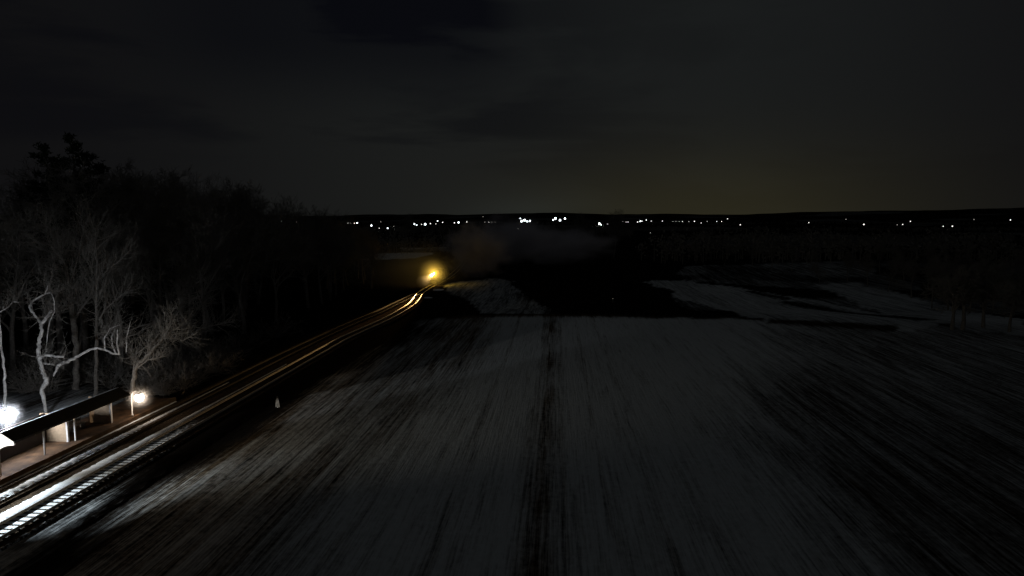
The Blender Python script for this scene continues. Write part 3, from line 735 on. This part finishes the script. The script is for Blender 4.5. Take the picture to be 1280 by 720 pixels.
def bare_tree(k, x, y, hgt, rz, label, group, cat='tree', z=None):
    h, a, b = protos[k]
    r_ = empty('bare_tree', (x, y, gz(x, y) if z is None else z), rz, label=label, cat=cat, group=group)
    s = hgt / h; r_.scale = (s * 1.1, s * 1.1, s)
    o = bpy.data.objects.new('trunk', a); COL.objects.link(o); o.parent = r_
    o = bpy.data.objects.new('crown', b); COL.objects.link(o); o.parent = r_
    return r_
def silh(x, y):      # silhouette height wanted for the wood along the line, from the photograph's skyline
    v = np.array([x, y, 0]) - _c; dz = v @ _f; px = 640 + FOC * (v @ _r) / dz
    top = np.interp(px, [-300, 0, 40, 60, 90, 115, 150, 190, 230, 262, 285, 305, 330, 345, 390, 415, 440],
                        [215, 212, 200, 192, 185, 196, 214, 204, 208, 222, 214, 224, 240, 247, 252, 264, 285])
    p = atY(px, top, y); return px, float(p[2])
WOOD = [(-52, 75), (-58, 84), (-64, 74), (-50, 90), (-60, 96), (-70, 88), (-54, 104), (-66, 108), (-51, 118), (-60, 122), (-72, 116), (-53, 132), (-64, 134), (-50, 143), (-57, 148),
        (-70, 145), (-52, 158), (-61, 162), (-54, 171), (-66, 173), (-75, 160), (-80, 100), (-78, 84), (-74, 128), (-80, 134), (-84, 116), (-57, 182), (-64, 190), (-56, 112), (-49, 104), (-77, 74), (-66, 64), (-84, 92), (-90, 140), (-72, 66),
        (-62, 205), (-70, 214), (-78, 200), (-86, 182), (-90, 160), (-51, 150), (-55, 165), (-49, 174), (-54, 188), (-56, 198), (-60, 172), (-68, 150), (-50, 136), (-58, 126), (-62, 140), (-68, 98), (-56, 96), (-72, 104), (-66, 86), (-74, 92), (-60, 108), (-60, 215), (-68, 226)]
for i, (x, y) in enumerate(WOOD):
    x += random.uniform(-1.5, 1.5); y += random.uniform(-1.5, 1.5)
    px, zt = silh(x, y)
    if 338 < px < 382 and i % 2: continue
    hh = max(9, (zt - gz(x, y)) * random.choice([1.03, 1.0, .97, .93, .86]))
    bare_tree(i % 5, x, y, hh, random.uniform(0, 6.28), 'bare leafless tree in the dark wood left of the railway, above the canopy roof', 'trees of the wood left of the railway')

# evergreen standing over the wood
def pine(x, y, h, label, seed):
    rd = random.Random(seed); z0 = gz(x, y)
    r_ = empty('pine_tree', (x, y, z0), label=label, cat='tree', group='tall pines over the wood')
    MB().tube([(0, 0, -.2), (.1, 0, h * .5), (-.1, .1, h * .97)], [.38, .24, .04], 8).build('trunk', M_dbark, r_, smooth=True)
    cr = MB()
    nb = 46
    for k in range(nb):
        f = .32 + .68 * (k + rd.random()) / nb; a = rd.uniform(0, 6.28); L = (4.6 * (1 - f) ** .55 + .5) * rd.uniform(.6, 1.25)
        if rd.random() < .12: L *= 1.35
        b0 = np.array([0, 0, h * f]); d = np.array([math.cos(a), math.sin(a), .15])
        tip = b0 + d * L + np.array([0, 0, .10 * L * L * .35])
        midp = (b0 + tip) / 2 - np.array([0, 0, .05 * L])
        cr.tube([b0, midp, tip], [.06, .04, .015], 3, cap=False)
        for q in range(int(34 + 24 * L)):
            t = rd.uniform(.25, 1.03); c = b0 * (1 - t) + tip * t + np.array([rd.gauss(0, .26), rd.gauss(0, .26), rd.gauss(.05, .26)]) * (.6 + L * .15)
            dd = np.array([rd.gauss(0, 1), rd.gauss(0, 1), rd.gauss(.6, .7)]); dd /= math.sqrt(dd @ dd); w = np.cross(dd, [rd.random(), rd.random(), rd.random()]); w /= (math.sqrt(w @ w) or 1)
            n = len(cr.v); ll = rd.uniform(.3, .6); ww = .085
            cr.v += [tuple(c - w * ww), tuple(c + w * ww), tuple(c + dd * ll)]; cr.f.append((n, n + 1, n + 2))
            w2 = np.cross(dd, w); n = len(cr.v); cr.v += [tuple(c - w2 * ww), tuple(c + w2 * ww), tuple(c + dd * ll * .9 + w * .1)]; cr.f.append((n, n + 1, n + 2))
    cr.build('crown', M_needle, r_)
for i, (px, top, Y, lab) in enumerate(((90, 171, 80, 'tallest pine, dark spiky top rising over the left wood'), (58, 183, 84, 'dark pine just left of the tallest pine'), (112, 197, 88, 'dark pine just right of the tallest pine'))):
    p = atY(px, top, Y); pine(p[0], p[1], p[2] - gz(p[0], p[1]), lab, 40 + i)

# hero trees near the lamps, limbs laid out in depth around each trunk
def limb_tree(name, depthY, trunk, limbs, m_tr, m_tw, label, base_z=None, seed=0, twigs=14, tl=1.0, ttop=True):
    rd = random.Random(seed)
    wpp = lambda p: (p[1]) / FOC                       # metres per pixel at that depth
    P0 = atY(trunk[0][0], trunk[0][1], depthY); root = empty(name, tuple(P0), label=label, cat='tree', group='bare trees lit by the station lamps')
    def conv(pts, sway):
        out = []; rs = []; y = depthY if sway is None else sway
        for i, (px, py, w) in enumerate(pts):
            yq = y + (0 if i == 0 else 0)
            p = atY(px, py, yq); out.append(p); rs.append(max(.012, w * .40 * yq / FOC)); y += rd.uniform(-.25, .35)
        return out, rs
    def refine(pts, rs):
        q, r2 = [pts[0]], [rs[0]]
        for i in range(len(pts) - 1):
            for t in (.25, .5, .75, 1):
                p = pts[i] * (1 - t) + pts[i + 1] * t
                if t < 1: p = p + np.array([rd.gauss(0, 1), rd.gauss(0, 1), rd.gauss(0, .6)]) * rs[i] * .28
                q.append(p); r2.append((rs[i] * (1 - t) + rs[i + 1] * t) * rd.uniform(.9, 1.12))
        return q, r2
    tp, trs = refine(*conv(trunk, None)); tr = MB().tube([p - P0 for p in tp], trs, 12)
    tr.build('trunk', m_tr, root, smooth=True)
    tw = MB()
    def tree_twigs(pts, rs, n, L):
        for _ in range(int(n * 2.2)):
            i = rd.randrange(1, len(pts)); d = pts[i] - pts[i - 1]; d = d / (math.sqrt(d @ d) or 1)
            a = np.array([rd.gauss(0, 1), rd.gauss(0, 1), rd.gauss(.5, 1)]); nd = d * .7 + a * .6; nd /= math.sqrt(nd @ nd)
            p = pts[i]; q = [p - P0]; rr = [min(rs[i] * .5, .03)]; ll = L * rd.uniform(.4, 1.2)
            for s_ in range(4):
                nd = nd + np.array([rd.gauss(0, .22), rd.gauss(0, .22), rd.gauss(.06, .2)]); nd /= math.sqrt(nd @ nd); p = p + nd * ll / 4; q.append(p - P0); rr.append(max(.006, rr[0] * (1 - s_ / 4)))
                if s_ in (1, 2, 3):
                    for __ in range(2):
                        b = nd + np.array([rd.gauss(0, .6), rd.gauss(0, .6), rd.gauss(.15, .6)]); b /= math.sqrt(b @ b)
                        tw.tube([p - P0, p - P0 + b * ll * .22, p - P0 + b * ll * .4 + np.array([0, 0, .06])], [.011, .008, .005], 3, cap=False)
            tw.tube(q, rr, 4, cap=False)
    for l in limbs:
        # attach where the limb starts on the trunk
        st = atY(l[0][0], l[0][1], depthY); j = min(range(len(tp)), key=lambda k: np.linalg.norm(tp[k] - st))
        lp, lr = conv(l, float(tp[j][1])); lp, lr = refine(lp, lr)
        MB().tube([p - P0 for p in lp], lr, 8).build('limb', m_tr, root, smooth=True)
        tree_twigs(lp, lr, twigs, tl * 1.6)
    if ttop: tree_twigs(tp[len(tp) // 2:], trs[len(tp) // 2:], twigs * 2, tl * 2.2)
    tw.build('twigs', m_tw, root)
    return root
# crooked pale tree behind the canopy
limb_tree('bare_tree', 59.5, [(58, 522, 5.5), (56, 505, 5), (52.5, 486, 6.5), (58, 478, 7.5), (56, 470, 6), (53, 462, 6), (50, 452, 6), (48.5, 444, 6.5), (48, 430, 5.5), (51, 420, 5), (52.5, 412, 5), (51, 404, 5)],
          [[(51, 404, 4), (46, 397, 3.5), (40, 390, 3), (37, 384, 3.4), (39.5, 377, 3), (48, 372, 2.6), (57, 367, 2.4), (63, 366, 2)],
           [(51, 405, 4.5), (57, 399, 5), (61, 393, 4), (65, 388, 3.5)],
           [(57, 367, 1.8), (59, 361, 1.4), (59.5, 357, .9)],
           [(50, 449, 5), (54, 444, 5), (61, 444, 4.5), (70, 446, 4), (80, 446, 3)],
           [(51, 454, 3), (60, 455, 3), (68, 456, 2.8)],
           [(64, 366, 1.6), (68, 376, 1.6), (68, 390, 1.4), (62, 402, 1.6), (59, 420, 1.6), (58, 440, 1.4)]],
          M_pale, M_bark, 'crooked pale tree with a zigzag forked top, right behind the canopy roof', seed=3, twigs=9, ttop=False)
limb_tree('bare_tree', 62, [(165, 497, 7), (166, 480, 6.5), (168, 465, 6), (173, 454, 5.5), (182, 447, 5.2), (192, 437, 4.5), (202, 425, 4), (206, 417, 3.5), (220, 411, 2.2)],
          [[(202, 425, 3), (207, 416, 2.4), (213, 402, 1.8), (214, 392, 1.2)], [(167, 462, 3), (168, 452, 2.6), (165, 440, 2)],
           [(168, 463, 2.2), (185, 450, 2), (200, 447, 1.6)], [(173, 454, 2.5), (165, 446, 3), (178, 437, 2), (190, 428, 1.5)],
           [(204, 423, 2.2), (214, 422, 1.6), (228, 426, 1.2), (240, 420, 1)]],
          M_bark, M_bark, 'leaning tree bending right above the warm lamp', seed=5, twigs=14)
limb_tree('bare_tree', 60.5, [(67, 470, 2.5), (73, 457, 5), (78, 454, 6), (90, 449, 5), (100, 444, 4.2), (112, 437, 3.8), (122, 435, 3.6), (131, 437, 3.4), (141, 442, 3), (150, 443, 2.5)],
          [[(145, 442, 2.4), (140, 432, 2), (140, 420, 1.8), (144, 411, 1.5)], [(149, 442, 2.8), (146, 430, 2.6), (147, 412, 1.8)], [(131, 436, 2.2), (130, 424, 2), (137, 411, 1.6), (150, 406, 1.2)], [(158, 440, 1.8), (158, 424, 1.6), (163, 402, 1)]],
          M_pale, M_bark, 'long low limb of a pale tree reaching right between two straight trunks', seed=8, twigs=6, ttop=False)
limb_tree('bare_tree', 69, [(96, 488, 10.5), (95.5, 470, 9.5), (95, 440, 9), (93, 410, 9), (90, 385, 8.5), (88, 360, 7), (83, 335, 5.5), (74, 310, 4)],
          [[(92, 400, 5), (100, 388, 4), (110, 374, 2.6), (116, 362, 2), (116, 350, 1.4)], [(90, 380, 5), (96, 370, 4), (94, 355, 3.4), (90, 335, 2.8), (91, 310, 2)],
           [(93, 383, 3), (83, 381, 2.5), (73, 384, 2)], [(97, 383, 3), (102, 374, 2), (103, 366, 1.5)], [(84, 338, 3), (78, 325, 2.2), (60, 300, 1.6), (57, 275, 1.2)], [(88, 355, 3), (98, 320, 2.2), (104, 290, 1.6), (100, 262, 1)]],
          M_bark, M_twig, 'thick straight grey trunk between the crooked pale tree and the canopy middle', seed=9, twigs=16, tl=1.6)
limb_tree('bare_tree', 66.5, [(120, 498, 6), (120, 478, 6), (120, 460, 5.5), (121, 430, 5), (121, 400, 5), (121, 370, 4.6), (120, 345, 4), (122, 320, 3), (118, 295, 2)],
          [[(124, 400, 2.6), (133, 385, 2.2), (148, 372, 1.8), (160, 363, 1.3)], [(121, 352, 2.4), (134, 338, 2), (150, 325, 1.6), (162, 314, 1.2)], [(120, 345, 2.4), (112, 325, 1.8), (110, 300, 1.2)], [(122, 425, 2.6), (130, 416, 2), (139, 409, 1.6), (146, 408, 1.2)]],
          M_bark, M_twig, 'tall slim grey trunk second from the right of the lamp-lit trees', seed=12, twigs=16, tl=1.5)
limb_tree('bare_tree', 57, [(6.5, 520, 4.6), (6, 505, 4.4), (6, 480, 4), (5.5, 462, 3.8), (3, 445, 3.6), (1, 432, 3.2), (0, 410, 3), (-2, 385, 2.5)],
          [[(0, 390, 2), (8, 385, 1.8), (12, 382, 1.6), (16, 377, 1.4), (24, 378, .9)], [(0, 420, 1.6), (-12, 400, 1.4), (-16, 370, 1)]],
          M_pale, M_bark, 'slender pale trunk rising straight above the cold lamp', seed=15, twigs=6, ttop=False)
limb_tree('bare_tree', 88, [(227, 470, 5), (227, 440, 4.5), (228, 400, 4.2), (228, 372, 3.6), (231, 350, 3)],
          [[(228, 410, 2.4), (240, 396, 2), (252, 380, 1.6), (264, 371, 1)], [(230, 425, 2.4), (248, 412, 2), (270, 406, 1.6), (290, 402, 1.2)], [(228, 380, 2), (236, 360, 1.6), (250, 352, 1.2)]],
          M_bark, M_twig, 'slim dim trunk farthest right of the lamp-lit trees', seed=18, twigs=22, tl=1.8)

# tangled bare shrubs beside the wood
def shrub_mesh(seed):
    rd = random.Random(seed); b = MB()
    for _ in range(46):
        a = rd.uniform(0, 6.28); t = rd.uniform(.25, 1.15); d = np.array([math.cos(a) * math.sin(t), math.sin(a) * math.sin(t), math.cos(t)])
        p = np.array([rd.gauss(0, .25), rd.gauss(0, .25), -.05]); L = rd.uniform(1.4, 3.2); q = [p]; r_ = [.022]
        for s_ in range(5):
            d = d + np.array([rd.gauss(0, .14), rd.gauss(0, .14), rd.gauss(-.04, .10)]); d /= math.sqrt(d @ d); p = p + d * L / 5; q.append(p); r_.append(.022 * (1 - s_ / 5.5))
            if s_ > 0:
                for __ in range(3):
                    e = d + np.array([rd.gauss(0, .55), rd.gauss(0, .55), rd.gauss(.05, .45)]); e /= math.sqrt(e @ e)
                    b.tube([p, p + e * L * .13, p + e * L * .25 + np.array([0, 0, -.04])], [.010, .008, .004], 3, cap=False)
        b.tube(q, r_, 3, cap=False)
    return b.mesh('bare_shrub', M_bark)
shr = [shrub_mesh(k) for k in (1, 2, 3)]
SH = [(185, 478), (205, 470), (222, 474), (240, 462), (198, 486), (258, 455), (276, 446), (150, 470), (232, 450), (180, 462), (25, 470), (35, 490), (75, 470), (108, 478), (140, 484), (210, 455), (295, 440), (250, 470), (15, 455), (320, 430), (345, 420), (270, 462), (160, 462), (195, 445), (225, 462), (245, 440), (130, 462), (265, 442), (285, 455), (205, 490), (228, 482), (175, 492), (50, 455), (90, 462), (60, 490)]
for i, (px, py) in enumerate(SH):
    p = at(px, py, 0); o = bpy.data.objects.new('bare_shrub', shr[i % 3]); COL.objects.link(o); o.location = (p[0], p[1], gz(p[0], p[1])); o.rotation_euler = (0, 0, random.uniform(0, 6.28))
    s = random.uniform(.8, 1.35); o.scale = (s * 1.1, s * 1.1, s)
    tag(o, label='tangled leafless shrub at the foot of the wood beside the tracks', cat='shrub', group='bare shrubs along the wood')

# trees on the right and beyond the fields
RT = [(1190, 413, 336, 'leftmost of the dark trees standing on the snow at the right edge'), (1203, 413, 330, 'second from the left of the dark trees on the snow at the right edge'),
      (1229, 410, 338, 'dark tree leaning slightly, third from the left on the snow at the right edge'), (1262, 416, 352, 'low bushy dark tree, rightmost of those on the snow at the right edge')]
for i, (px, py, top, lab) in enumerate(RT):
    p = hit(px, py); q = atY(px, top, p[1]); bare_tree(5, p[0], p[1], max(5, q[2] - p[2]), i * 1.7, lab, 'dark trees at the right edge of the snow', z=p[2])
FAR = [(1165, 378, 322), (1186, 380, 318), (1212, 384, 320), (1240, 386, 322), (1268, 388, 324), (1140, 366, 318), (1110, 358, 316), (1085, 352, 314), (1060, 346, 310), (1255, 372, 308), (1225, 370, 306), (1195, 366, 306), (1275, 376, 310),
       (1020, 340, 305), (990, 338, 304), (965, 337, 303), (1025, 349, 326), (940, 334, 302), (1160, 352, 300), (1130, 345, 300), (1100, 340, 298), (905, 333, 301), (870, 331, 300), (835, 330, 300)]
for i, (px, py, top) in enumerate(FAR):
    p = at(px, py, -1.0); q = atY(px, top, p[1]); bare_tree(i % 5, p[0], p[1], max(7, q[2] - gz(p[0], p[1])), i * 2.1, 'dark leafless tree in the far tree belt beyond the right fields', 'trees of the far belt on the right')
for (px, top, Y, lab) in ((768, 259, 330, 'faint tall tree poking above the horizon right of the floodlit yard'), (505, 265, 420, 'faint bushy tree poking above the horizon left of the lit farm row'), (722, 264, 420, 'faint small tree on the horizon beside the three close floodlights')):
    p = atY(px, top, Y); bare_tree(1, p[0], p[1], p[2] - gz(p[0], p[1]), 1.0, lab, 'single trees on the horizon')
# thin far woods: belts reading as one mass
def belt(pts, hh, n, seed):
    rd = random.Random(seed); b = MB()
    for _ in range(n):
        t = rd.random() * (len(pts) - 1); i = int(t); t -= i; x = pts[i][0] * (1 - t) + pts[i + 1][0] * t + rd.gauss(0, 8); y = pts[i][1] * (1 - t) + pts[i + 1][1] * t + rd.gauss(0, 8)
        z = gz(x, y); h = hh * rd.uniform(.6, 1.1)
        b.tube([(x, y, z - .3), (x, y, z + h * .6)], [.2, .1], 3, cap=False)
        for _ in range(26):
            c = np.array([x, y, z + h * .62]) + np.array([rd.gauss(0, h * .17), rd.gauss(0, h * .17), rd.gauss(0, h * .17)])
            d = np.array([rd.gauss(0, 1), rd.gauss(0, 1), rd.gauss(.4, 1)]); d /= math.sqrt(d @ d); w = np.cross(d, [0, 1, .1]); w /= (math.sqrt(w @ w) or 1); L = rd.uniform(.9, 2.2); n_ = len(b.v)
            b.v += [tuple(c), tuple(c + w * .35 + d * L * .5), tuple(c + d * L), tuple(c - w * .35 + d * L * .5)]; b.f.append((n_, n_ + 1, n_ + 2, n_ + 3))
    return b
BELTS = [[(-190, 330), (-60, 360), (-20, 420)], [(40, 300), (140, 320), (260, 300), (380, 330)], [(-300, 620), (-100, 640), (60, 600)], [(90, 520), (280, 480), (520, 470)],
         [(-520, 900), (-100, 980), (200, 900), (520, 940), (900, 900)], [(-900, 1600), (0, 1700), (900, 1600), (1700, 1500)]]
for k, (B, hh, n) in enumerate(zip(BELTS, (12, 13, 10, 8, 6, 6), (130, 260, 200, 300, 500, 600))):
    tag(belt(B, hh, n, 60 + k).build('woods', M_twig), kind='stuff', label='dark far woodland belt beyond the fields')

# ------------------------------------------------------------ far lights
E_w = [emat('far_lamp_glass', c, s, False) for c, s in (((1, .97, .90), 2.3), ((.85, .97, 1.0), 7), ((1.0, .80, .72), 2.2), ((1.0, .93, .82), 1.1))]
groups = {
 'a': ('far lamps seen through the left wood', 'faint lamp in the row seen through the left wood'),
 'b': ('lamps of the farm row', 'small lamp left of the bright farm row'),
 'c': ('lamps around the bright farm', 'small lamp just right of the bright farm row'),
 'd': ('lamps near the floodlit yard', 'tiny lamp left of the floodlit yard'),
 'e': ('close trio of floodlights', None),
 'f': ('lamps right of the trio', 'small lamp in the sparkling group'),
 'g': ('string of lamps under the glow', 'tiny lamp in the long string under the glow'),
 'h': ('scattered lamps on the right horizon', 'faint lamp scattered on the right horizon'),
}
LT = [ # px, py, size(px), material, group, own label
 (348.5, 277, 1.6, 0, 'a', None), (352, 276.5, 1.2, 0, 'a', None), (361.5, 276.7, 1.2, 0, 'a', None), (370.5, 276.8, 1.6, 2, 'a', None), (374, 276.8, 1.6, 2, 'a', None),
 (347.8, 287, 2.4, 1, 'a', 'bright lone lamp low in front of the wood, left end of the horizon'), (65, 274.6, 1.0, 0, 'a', 'tiny speck of a lamp seen through the wood below the pines'),
 (435, 279, 1.5, 0, 'b', None), (438.5, 279, 1.0, 0, 'b', None), (443, 279, 2.0, 2, 'b', None), (446.5, 278.7, 2.2, 2, 'b', None), (464.2, 282, 3.0, 1, 'b', 'round bright lamp alone between the pinkish pair and the farm row'),
 (484.5, 285.2, 2.2, 0, 'b', 'bright lamp lowest on the horizon left of the farm row'), (474, 285.3, 1.4, 0, 'b', None), (476, 277.3, 1.0, 0, 'b', None), (410, 281, .7, 0, 'b', None), (403, 285, .7, 0, 'b', None), (492, 283, .7, 0, 'b', None),
 (518, 280, 3.2, 0, 'c', 'bright lamp at the left end of the lit farm row'), (521, 281.3, 2.4, 0, 'c', 'lamp close below the left end of the farm row'), (531.5, 280.3, 3.6, 0, 'c', 'brightest lamp at the right end of the lit farm row'), (527, 280.4, 1.6, 0, 'c', None),
 (538, 279.5, 2.0, 0, 'c', None), (547, 276.3, 1.8, 1, 'c', None), (544.8, 279.8, 1.2, 0, 'c', None), (553.3, 278, 1.8, 0, 'c', None), (568, 278.5, 2.0, 0, 'c', None), (573.3, 278, 3.0, 0, 'c', 'round bright lamp at the left edge of the smoke'), (583.4, 277.4, 1.8, 0, 'c', None),
 (606, 277.8, 1.0, 0, 'd', None), (611, 277.7, 1.3, 0, 'd', None), (615, 277.7, 1.0, 0, 'd', None), (619, 277.6, .9, 0, 'd', None), (603.8, 270.8, .7, 0, 'd', None),
 (652.0, 276.6, 4.4, 1, 'd', 'left floodlight of the dazzling floodlit yard'), (655.5, 275.6, 5.4, 1, 'd', 'central floodlight of the dazzling floodlit yard'), (659, 276.8, 3.6, 1, 'd', 'third floodlight of the dazzling floodlit yard'), (662.3, 276.2, 3.2, 1, 'd', 'right end floodlight of the dazzling floodlit yard'),
 (650.5, 273, 2.0, 1, 'd', 'small high lamp at the upper left of the floodlit yard'), (647.5, 285.4, 1.8, 0, 'd', 'small lamp below the floodlit yard'), (662.5, 288.5, .9, 2, 'd', 'faint reddish lamp under the floodlit yard'),
 (691.5, 275, 2.2, 1, 'e', 'small lamp at the left foot of the trio of floodlights'), (694.4, 273.0, 4.0, 1, 'e', 'left and highest floodlight of the close trio'), (700, 275.2, 3.8, 1, 'e', 'middle floodlight of the close trio'), (706.2, 273.2, 3.4, 1, 'e', 'right floodlight of the close trio'),
 (749.2, 279.6, 3.8, 1, 'f', 'blue-white lone lamp right of the trio of floodlights'), (751.5, 281.2, 1.6, 1, 'f', 'small lamp touching the blue-white lone lamp'), (759.5, 280, 1.2, 0, 'f', None),
 (778, 277, 1.8, 0, 'f', None), (782.5, 277.7, 1.8, 0, 'f', None), (785, 277.5, 1.6, 0, 'f', None), (800.5, 276.5, 2.2, 0, 'f', None), (797, 277.5, 1.8, 0, 'f', None), (802.5, 276.3, 1.6, 0, 'f', None), (807.8, 275, 1.8, 0, 'f', None), (814, 276.3, 1.4, 0, 'f', None),
 (828, 276.3, 1.3, 0, 'g', None), (841, 276.8, 1.0, 0, 'g', None), (845, 276.7, 1.0, 0, 'g', None), (849, 276.8, 1.1, 0, 'g', None), (853, 276.7, 1.2, 0, 'g', None), (861, 276.8, 1.1, 0, 'g', None), (868, 276.7, 1.7, 0, 'g', None), (876.5, 278.7, 1.3, 0, 'g', None), (884, 276.8, 1.0, 0, 'g', None),
 (896, 277, 1.2, 0, 'g', None), (902, 276.8, 1.2, 0, 'g', None), (909.5, 273.5, 1.4, 0, 'g', None), (925.3, 281, 1.7, 0, 'h', 'clear lamp at the left end of the scattered right-hand lamps'),
 (813, 290.8, .9, 2, 'f', 'faint reddish lamp below the sparkling group'), (766, 373, .9, 0, 'h', 'faint single lamp in the dark field below the horizon'),
 (1011, 278.3, 1.3, 0, 'h', None), (1057.5, 274.3, .9, 0, 'h', None), (1079.8, 280.5, 2.1, 0, 'h', 'clearest lamp in the middle of the right horizon'), (1128.4, 280.5, 1.4, 0, 'h', None), (1121.5, 281, .9, 0, 'h', None), (1138, 276.7, 1.4, 0, 'h', None),
 (1179, 282.8, 1.3, 0, 'h', None), (1190.5, 282.8, 1.9, 0, 'h', 'bright one of a pair of lamps near the right edge'), (1263, 275, 1.5, 0, 'h', 'lamp nearest the right edge of the horizon'), (1217.5, 274.3, .8, 0, 'h', None)]
ORD = 'first second third fourth fifth sixth seventh eighth ninth tenth eleventh twelfth thirteenth'.split()
rank = {}
for gk_ in groups:
    for n_, t_ in enumerate(sorted([t for t in LT if t[4] == gk_ and t[5] is None], key=lambda t: t[0])): rank[t_[:2]] = n_
for (px, py, s, mi, gk, lab) in LT:
    p = hit(px, py, 7.5 if py < 300 else 1.2); D = float(np.linalg.norm(p - _c)); gnd = gz(p[0], p[1]); hgt = p[2] - gnd
    r_ = empty('yard_light', (p[0], p[1], gnd), label=lab or groups[gk][1].replace('lamp ', 'lamp, %s from the left, ' % ORD[rank[(px, py)]], 1), cat='yard light', group=groups[gk][0])
    w = s * .31 * D / FOC
    if s >= 2.2 or (gk == 'a' and mi == 0): mi = 1
    elif s <= 1.1: mi = 3
    MB().tube([(0, 0, -.5), (0, 0, hgt - w * .8)], .12, 5).build('pole', M_steel, r_)
    lens = MB().sphere((0, 0, hgt), w, 10, 8).build('lamp_head', E_w[mi], r_, smooth=True)
# farm buildings behind the brighter lamps
for (px, py, w, lab) in ((524, 281.5, 34, 'long dark farm building behind the bright lamp row'), (657, 279, 40, 'dark yard building under the dazzling floodlights'), (700, 277.5, 36, 'dark building under the close trio of floodlights'), (798, 279, 30, 'dark low building among the sparkling lamps')):
    p = hit(px, py, 2.0); p = p * 1.03; z = gz(p[0], p[1])
    b = empty('farm_building', (p[0], p[1], z), R(4), label=lab, cat='building', group='farm buildings on the horizon')
    MB().box(-w / 2, w / 2, -6, 6, -1, 4).build('wall', M_barn, b)
    MB().prism([(-w / 2 - .4, -6.5, 4.02), (-w / 2 - .4, 6.5, 4.02), (-w / 2 - .4, 0, 7)], (w + .8, 0, 0)).build('roof', M_roof, b)
